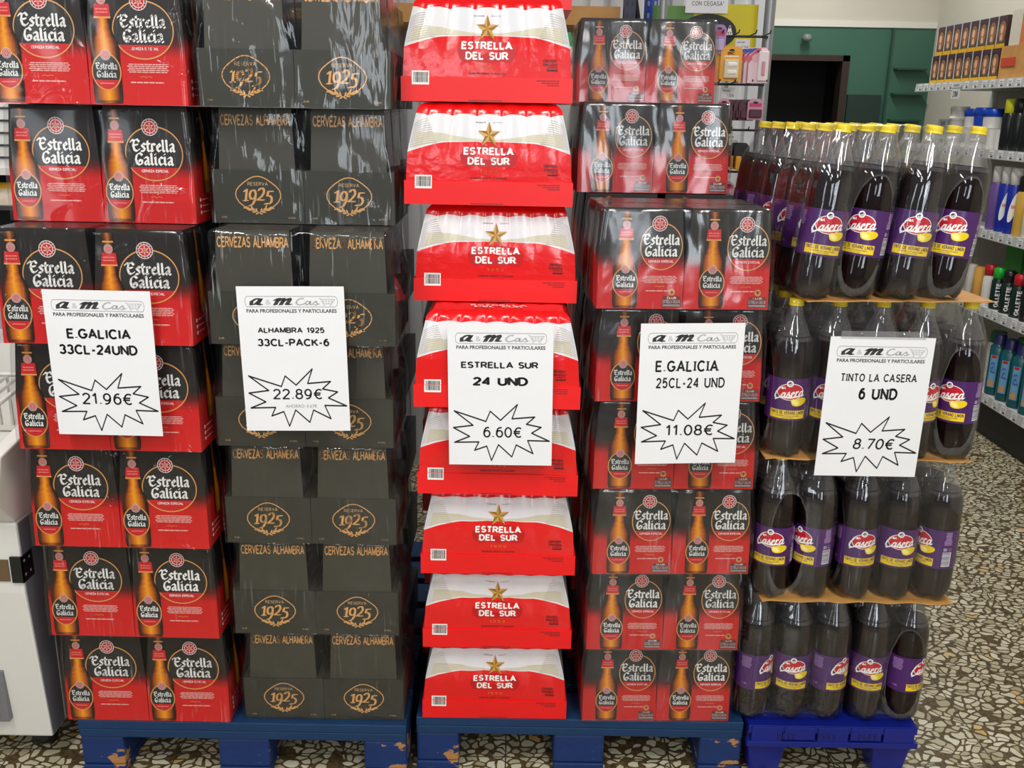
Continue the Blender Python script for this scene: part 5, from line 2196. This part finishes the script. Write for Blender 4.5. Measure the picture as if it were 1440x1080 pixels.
# shelf 4 (1.37)
z = SZ[3]
for k in range(3):
    root = empty('soap_stack_box', (GX + .06, 5.56, z + .0005 + k * .047))
    mb = MB()
    mb.box(0, .10, -.05, .05, 0, .046, mat('pale_grey_box', (190, 194, 188), .5))
    mb.box(-.001, .0, -.04, .02, .012, .034, INK_GREY)
    mb.build('carton', root)
    tag(root, 'pale grey small box, %s of the little stack left on the fourth shelf' % ('bottom', 'middle', 'top')[k], 'box', 'pale boxes')
for k in range(4):
    root = empty('white_tub', (GX + .07, 5.38, z + .0005 + k * .052))
    mb = MB()
    mb.lathe([(.042, 0), (.046, .035), (.048, .036), (.048, .05), (.044, .051)], WHT, 18, cap0=True, cap1=True)
    mb.build('tub', root)
    tag(root, 'white tub, %s of the column beside the blue jars' % ('bottom', 'second', 'third', 'top')[k], 'tub', 'white tubs')
for k, y in enumerate((5.20, 5.085, 4.97)):
    root = empty('white_carton', (GX + .02, y, z + .0005))
    mb = MB()
    mb.box(0, .15, -.055, .055, 0, .099, WHT)
    mb.box(-.001, 0, -.04, .03, .03, .07, INK_LGREY)
    mb.build('carton', root)
    tag(root, ('white carton under the far cream jar', 'white carton under the blue cream jar', 'white carton under the near cream jar')[k], 'carton', 'white cartons')
for k, (y, h_) in enumerate(((5.20, .095), (5.09, .10), (4.99, .095))):
    pot('cream_jar', GX + .07, y, z + .1008, [(.046, 0), (.048, .05), (.048, .055), (.050, .056), (.050, h_ - .01), (.044, h_)], WHT if k != 1 else BLUE_C, .055, BLUE_C,
        ('blue-lidded white cream jar, far one of three', 'blue cream jar, middle one of three', 'blue-lidded white cream jar, near one of three')[k], 'jar', ('jar', 'lid'), 'cream jars')
pot('lotion_bottle', GX + .10, 4.865, z + .10, [(.036, 0), (.037, .10), (.036, .11), (.039, .111), (.039, .135), (.036, .14)], mat('grey_bottle', (120, 118, 116), .4), .11, mat('muted_blue', (60, 86, 140), .4),
    'grey bottle with a blue cap beside the cream jars', 'bottle')
root = empty('white_carton', (GX + .05, 4.865, z + .0005))
mb = MB()
mb.box(0, .11, -.033, .035, 0, .099, WHT)
mb.build('carton', root)
tag(root, 'white carton under the grey bottle', 'carton', 'white cartons')
for k, y in enumerate((4.80, 4.71, 4.62, 4.53, 4.44)):
    pot('deodorant_can', GX + .06, y, z, [(.034, 0), (.036, .005), (.036, .16), (.030, .175), (.031, .176), (.031, .235), (.025, .24)], BLK, .175, (mat('lime_cap', (206, 206, 30), .4), BLK, mat('amber_cap', (200, 150, 30), .4), BLK, mat('teal_cap', (30, 110, 110), .4))[k],
        ('black spray with a lime cap on the fourth shelf', 'black spray with a black cap beside the lime one', 'black spray with an amber cap', 'black spray beside the amber cap', 'black spray with a teal cap')[k], 'spray can', group='dark sprays')
# shelf 3 (.99): sprays
z = SZ[2]


def deco_el(mb):
    f = cyl_map(.033)
    mb.art(slice_x(xf(ell(0, 0, .016, .072, 22), rot=-.18, dz=.125), .004), f, INK_W, .0006)
    mb.art(slice_x(rect(-.010, .010, .12, .135), .004), f, mat('ink_peach', (226, 160, 130), .5), .001)


can = [(.031, 0), (.033, .006), (.033, .215), (.027, .228), (.029, .229), (.029, .30), (.024, .306)]
pot('hair_spray', GX + .05, 4.80, z, can, mat('violet_white_can', (110, 80, 150), .35), .228, WHT, 'tall spray can with a violet body and white cap, far end of its row', 'spray can', group='tall hair sprays')
pot('hair_spray', GX + .05, 4.71, z, can, NAV, .228, WHT, 'tall blue spray can with a white oval, far one of two', 'spray can', group='tall hair sprays', deco=deco_el)
pot('hair_spray', GX + .05, 4.625, z, can, NAV, .228, WHT, 'tall blue spray can with a white oval, near one of two', 'spray can', group='tall hair sprays', deco=deco_el)
pot('hair_spray', GX + .05, 4.535, z, [(r, q * .9) for r, q in can], mat('gold_can', (206, 164, 70), .3), .228 * .9, BLK, 'gold spray can with a black cap beside the blue ones', 'spray can', group='tall hair sprays')
pot('hair_spray', GX + .05, 4.45, z, [(r, q * .8) for r, q in can], mat('ivory_can', (214, 212, 190), .35), .228 * .8, mat('pink_cap', (220, 90, 120), .4), 'ivory spray can with a pink cap at the near end', 'spray can', group='tall hair sprays')
pot('hair_spray', GX + .05, 4.36, z, can, BLK, .228, WHT, 'black spray can with a white cap nearest the camera', 'spray can', group='tall hair sprays')
# shelf 2 (.62): boxes at the back, tubes and sprays in front
z = SZ[1]
for k, (y, m_, lb) in enumerate(((4.98, mat('green_carton', (70, 150, 50), .5), 'green carton at the back of the second shelf'), (4.78, mat('tan_carton', (150, 124, 104), .5), 'tan carton at the back of the second shelf'))):
    root = empty('storage_carton', (GX + .28, y, z + .0005))
    mb = MB()
    mb.box(0, .12, -.08, .09, 0, .27, m_)
    mb.build('carton', root)
    tag(root, lb, 'carton')


def tubeform(name, y, w, h_, m_, capm, label):
    root = empty(name, (GX + .05, y, z + .0005))
    mb = MB()
    mb.lathe([(w * .42, .03), (w * .5, .032), (w * .5, h_ * .7), (w * .45, h_)], m_, 16, cap0=True, cap1=True)
    ob = mb.build('tube', root)
    mb = MB()
    mb.lathe([(w * .4, 0), (w * .42, .0295)], capm, 16, cap0=True, cap1=True)
    mb.build('cap', root)
    tag(root, label, 'tube', 'standing cream tubes')


OR = mat('sun_orange', (236, 178, 84), .4)
tubeform('cream_tube', 5.00, .055, .16, WHT, OR, 'white cream tube standing at the far end of the second shelf')
tubeform('cream_tube', 4.93, .055, .175, WHT, mat('wine_cap', (120, 40, 60), .4), 'white cream tube with a dark cap on the second shelf')
tubeform('cream_tube', 4.84, .062, .175, OR, WHT, 'orange cream tube standing on the second shelf')
spr = [(.030, 0), (.032, .006), (.032, .135), (.026, .15), (.029, .151), (.029, .195), (.022, .202)]
pot('deodorant_can', GX + .05, 4.735, z, spr, WHT, .15, mat('red_cap', (196, 24, 44), .35), 'white spray can with a red cap on the second shelf', 'spray can', group='sprays on the second shelf')


def deco_g(mb):
    f = cyl_map(.032)
    tx = [[(-b, a) for a, b in p] for p in fit(stext('Gillette'.upper(), .26, .24), .012, .128, -.010, .010)]
    mb.art(slice_x([ccw(p) for p in tx], .004), f, INK_W, .001)


for k, (y, cm) in enumerate(((4.645, mat('green_cap', (30, 180, 50), .35)), (4.545, BLK), (4.445, mat('red_cap', (196, 24, 44), .35)), (4.35, BLK))):
    pot('shaving_can', GX + .05, y, z, spr, mat('dark_green_can', (18, 40, 36), .3) if k < 3 else BLK, .15, cm, ('black shaving can with a green cap', 'black shaving can with a black cap', 'black shaving can with a red cap', 'black shaving can nearest the camera')[k], 'spray can', group='shaving cans', deco=deco_g)
# shelf 1 (.215): bottles
z = SZ[0]
GRC = mat('dark_green_cap', (16, 90, 48), .35)
TEAL = mat('teal_liquid', (16, 84, 92), .25)
NVC = mat('navy_cap', (30, 30, 96), .35)
for k, (y, x) in enumerate(((4.66, .10), (4.50, .15))):
    pot('shampoo_bottle', GX + x, y, z, [(.042, 0), (.044, .008), (.044, .215), (.040, .232), (.041, .233), (.036, .285), (.03, .29)], WHT, .232, GRC,
        ('white bottle with a green cap, far one, on the bottom shelf', 'white bottle with a green cap, near one, behind the teal bottles')[k], 'bottle', group='white bottles')


def deco_t(mb):
    f = cyl_map(.040)
    mb.art(slice_x(rect(-.036, .0, .04, .20), .004), f, mat('label_sky', (110, 170, 205), .4), .0006)
    mb.art(slice_x(rect(-.030, -.008, .185, .198), .004), f, INK_RED, .001)
    mb.art(slice_x(ell(-.018, .06, .014, .016, 14), .004), f, mat('label_apricot', (206, 150, 90), .4), .001)
    mb.art(slice_x(fit(stext('Gel'.upper(), .2), -.03, -.006, .11, .165), .004), f, mat('ink_blue', (60, 84, 180), .5), .001)


for k, y in enumerate((4.54, 4.43, 4.32, 4.21)):
    pot('shower_gel', GX + .05, y, z, [(.038, 0), (.040, .008), (.040, .235), (.028, .25), (.027, .251), (.027, .295), (.023, .30)], TEAL, .25, NVC,
        ('teal bottle with a navy cap, far one with its label showing', 'teal bottle with a navy cap, second one', 'teal bottle with a navy cap, third one', 'teal bottle with a navy cap nearest the camera')[k], 'bottle', group='teal bottles', deco=deco_t)

# ------------------------------------------------------------------ chest freezer at the left
FW = mat('freezer_white', (224, 222, 216), .35, noise=.01, nscale=3)
FG = mat('freezer_side_grey', (168, 170, 178), .4)
FX = -1.075
root = empty('chest_freezer', (FX, 1.95, 0))
mb = MB()
# profile (y, z) of the lower body, then the bulging rim
prof = [(0, .072), (.62, .072), (.62, .64), (-.035, .64), (-.035, .47)]
mb.prism(prof[::-1], 'x', -1.3, 0, FW)
mb.build('body', root, bevel=.006)
mb = MB()
rim = [(-.035, .642), (-.095, .70), (-.06, .80), (.04, .815), (.56, .93), (.62, .93), (.62, .642)]
NSEG = 1
for (x0, x1) in ((-.035, 0), (-1.3, -1.265)):
    mb.prism(rim, 'x', x0, x1, FW)
mb.prism([(-.035, .642), (-.095, .70), (-.06, .80), (.0, .808), (.0, .642)], 'x', -1.264, -.036, FW)
mb.prism([(.56, .642), (.56, .93), (.62, .93), (.62, .642)], 'x', -1.264, -.036, FW)
mb.build('rim', root, bevel=.004)
mb = MB()
mb.box(-1.3, -.028, -.0385, -.0355, .500, .552, mat('brown_band', (104, 84, 60), .4))
mb.build('trim_band', root)
mb = MB()
mb.box(-.022, .0045, -.041, -.0355, .498, .560, BLK)
mb.box(.0026, .0045, -.041, .006, .498, .560, BLK)
for z in (.512, .545):
    mb.box(.0045, .0053, -.032, -.027, z, z + .005, INK_GREY)
    mb.box(.0045, .0053, -.010, -.005, z, z + .005, INK_GREY)
mb.build('corner_guard', root)
mb = MB()
VG = mat('vent_grey', (118, 116, 120), .5)
mb.box(-.42, -.085, -.0225, -.002, .128, .262, VG)
for k in range(14):
    mb.box(-.40, -.105, -.0242, -.0226, .140 + k * .0045, .1422 + k * .0045, BLK)
mb.box(-.40, -.14, -.0242, -.0226, .215, .250, BLK)
mb.build('vent_grille', root, bevel=.001)
mb = MB()
FG2 = mat('freezer_side_shade', (118, 120, 128), .4)  # grey paints in the shading of the white side facing right
mb.prism([(.0, .08), (.06, .08), (.06, .636), (-.031, .636), (-.031, .47)][::-1], 'x', .0004, .0022, FG2)
mb.prism([(.0605, .08), (.066, .08), (.066, .636), (.0605, .636)][::-1], 'x', .0004, .0026, FW)
mb.prism([(.0665, .08), (.60, .08), (.60, .636), (.0665, .636)][::-1], 'x', .0004, .0012, FG2)
mb.build('shaded_side', root)
for yy in (.08, .54):
    for xx in (-.06, -1.2):
        mb = MB()
        mb.tube([(xx - .02, yy, .03), (xx + .02, yy, .03)], .030, BLK, 14)
        mb.box(xx - .02, xx + .02, yy - .02, yy + .02, .045, .0715, GALV)
        mb.build('caster', root)
mb = MB()
mb.box(-1.26, -.04, .57, .612, .9301, 1.02, FG)
mb.build('rear_rail', root)
mb = MB()
for k in range(12):
    xx = -.10 - k * .03
    mb.tube([(xx, .04, .72), (xx, .04, .845), (xx, .30, .875), (xx, .30, .75)], .0045, WHT, 6)
for zz in (.74, .79, .84):
    mb.tube([(-.45, .04, zz), (-.09, .04, zz)], .0035, WHT, 6)
mb.tube([(-.45, .04, .85), (-.09, .04, .85), (-.09, .30, .88), (-.45, .30, .88)], .006, WHT, 6)
mb.build('wire_basket', root)
tag(root, 'white chest freezer with a brown band at the far left', 'freezer')

# upright cooler far left
root = empty('upright_cooler', (-1.62, 3.05, 0))
mb = MB()
mb.box(-.8, .10, .05, .6, 0, .9, FW)
mb.box(-.8, .10, .55, .6, .9, 1.9, mat('cooler_inside', (26, 24, 26), .6))
mb.box(.085, .10, .05, .55, .9, 1.9, FW)
mb.build('cabinet', root)
mb = MB()
mb.box(-.8, .10, .0, .549, 1.300, 1.75, FW)
for k in range(9):
    z = 1.35 + k * .037
    mb.box(-.7, .075, -.004, -.0005, z, z + .006, mat('slot_dark', (50, 50, 52), .6))
mb.box(-.8, .105, -.012, .0, 1.300, 1.322, WHT)
mb.build('louvre_panel', root)
mb = MB()
mb.box(-.79, .084, .0, .549, 1.190, 1.204, mat('glass_shelf', (70, 70, 72), .2))
mb.build('shelf_board', root)
tag(root, 'white upright cooler with a louvred panel behind the leftmost stack', 'cooler')
root = empty('snack_bag', (-1.60, 3.12, 1.2045))
mb = MB()
rows = []
for j in range(9):
    f = j / 8
    rows.append([((.10 * (1 - .12 * f * f)) * cos(2 * pi * i / 20), .055 * (1 - f ** 3 * .85) * sin(2 * pi * i / 20), .066 * f) for i in range(20)])
mb.grid(rows, mat('bag_cream', (232, 214, 190), .4, noise=.12, nscale=30), closed=True, matf=lambda i, j: mat('bag_yellow', (236, 186, 40), .4) if j > 5 else MATS['bag_cream'])
mb.poly(rows[0][::-1], MATS['bag_cream'])
mb.poly(rows[-1], MATS['bag_yellow'])
mb.build('bag', root)
tag(root, 'yellow-topped pale bag on the cooler shelf at the far left', 'bag')
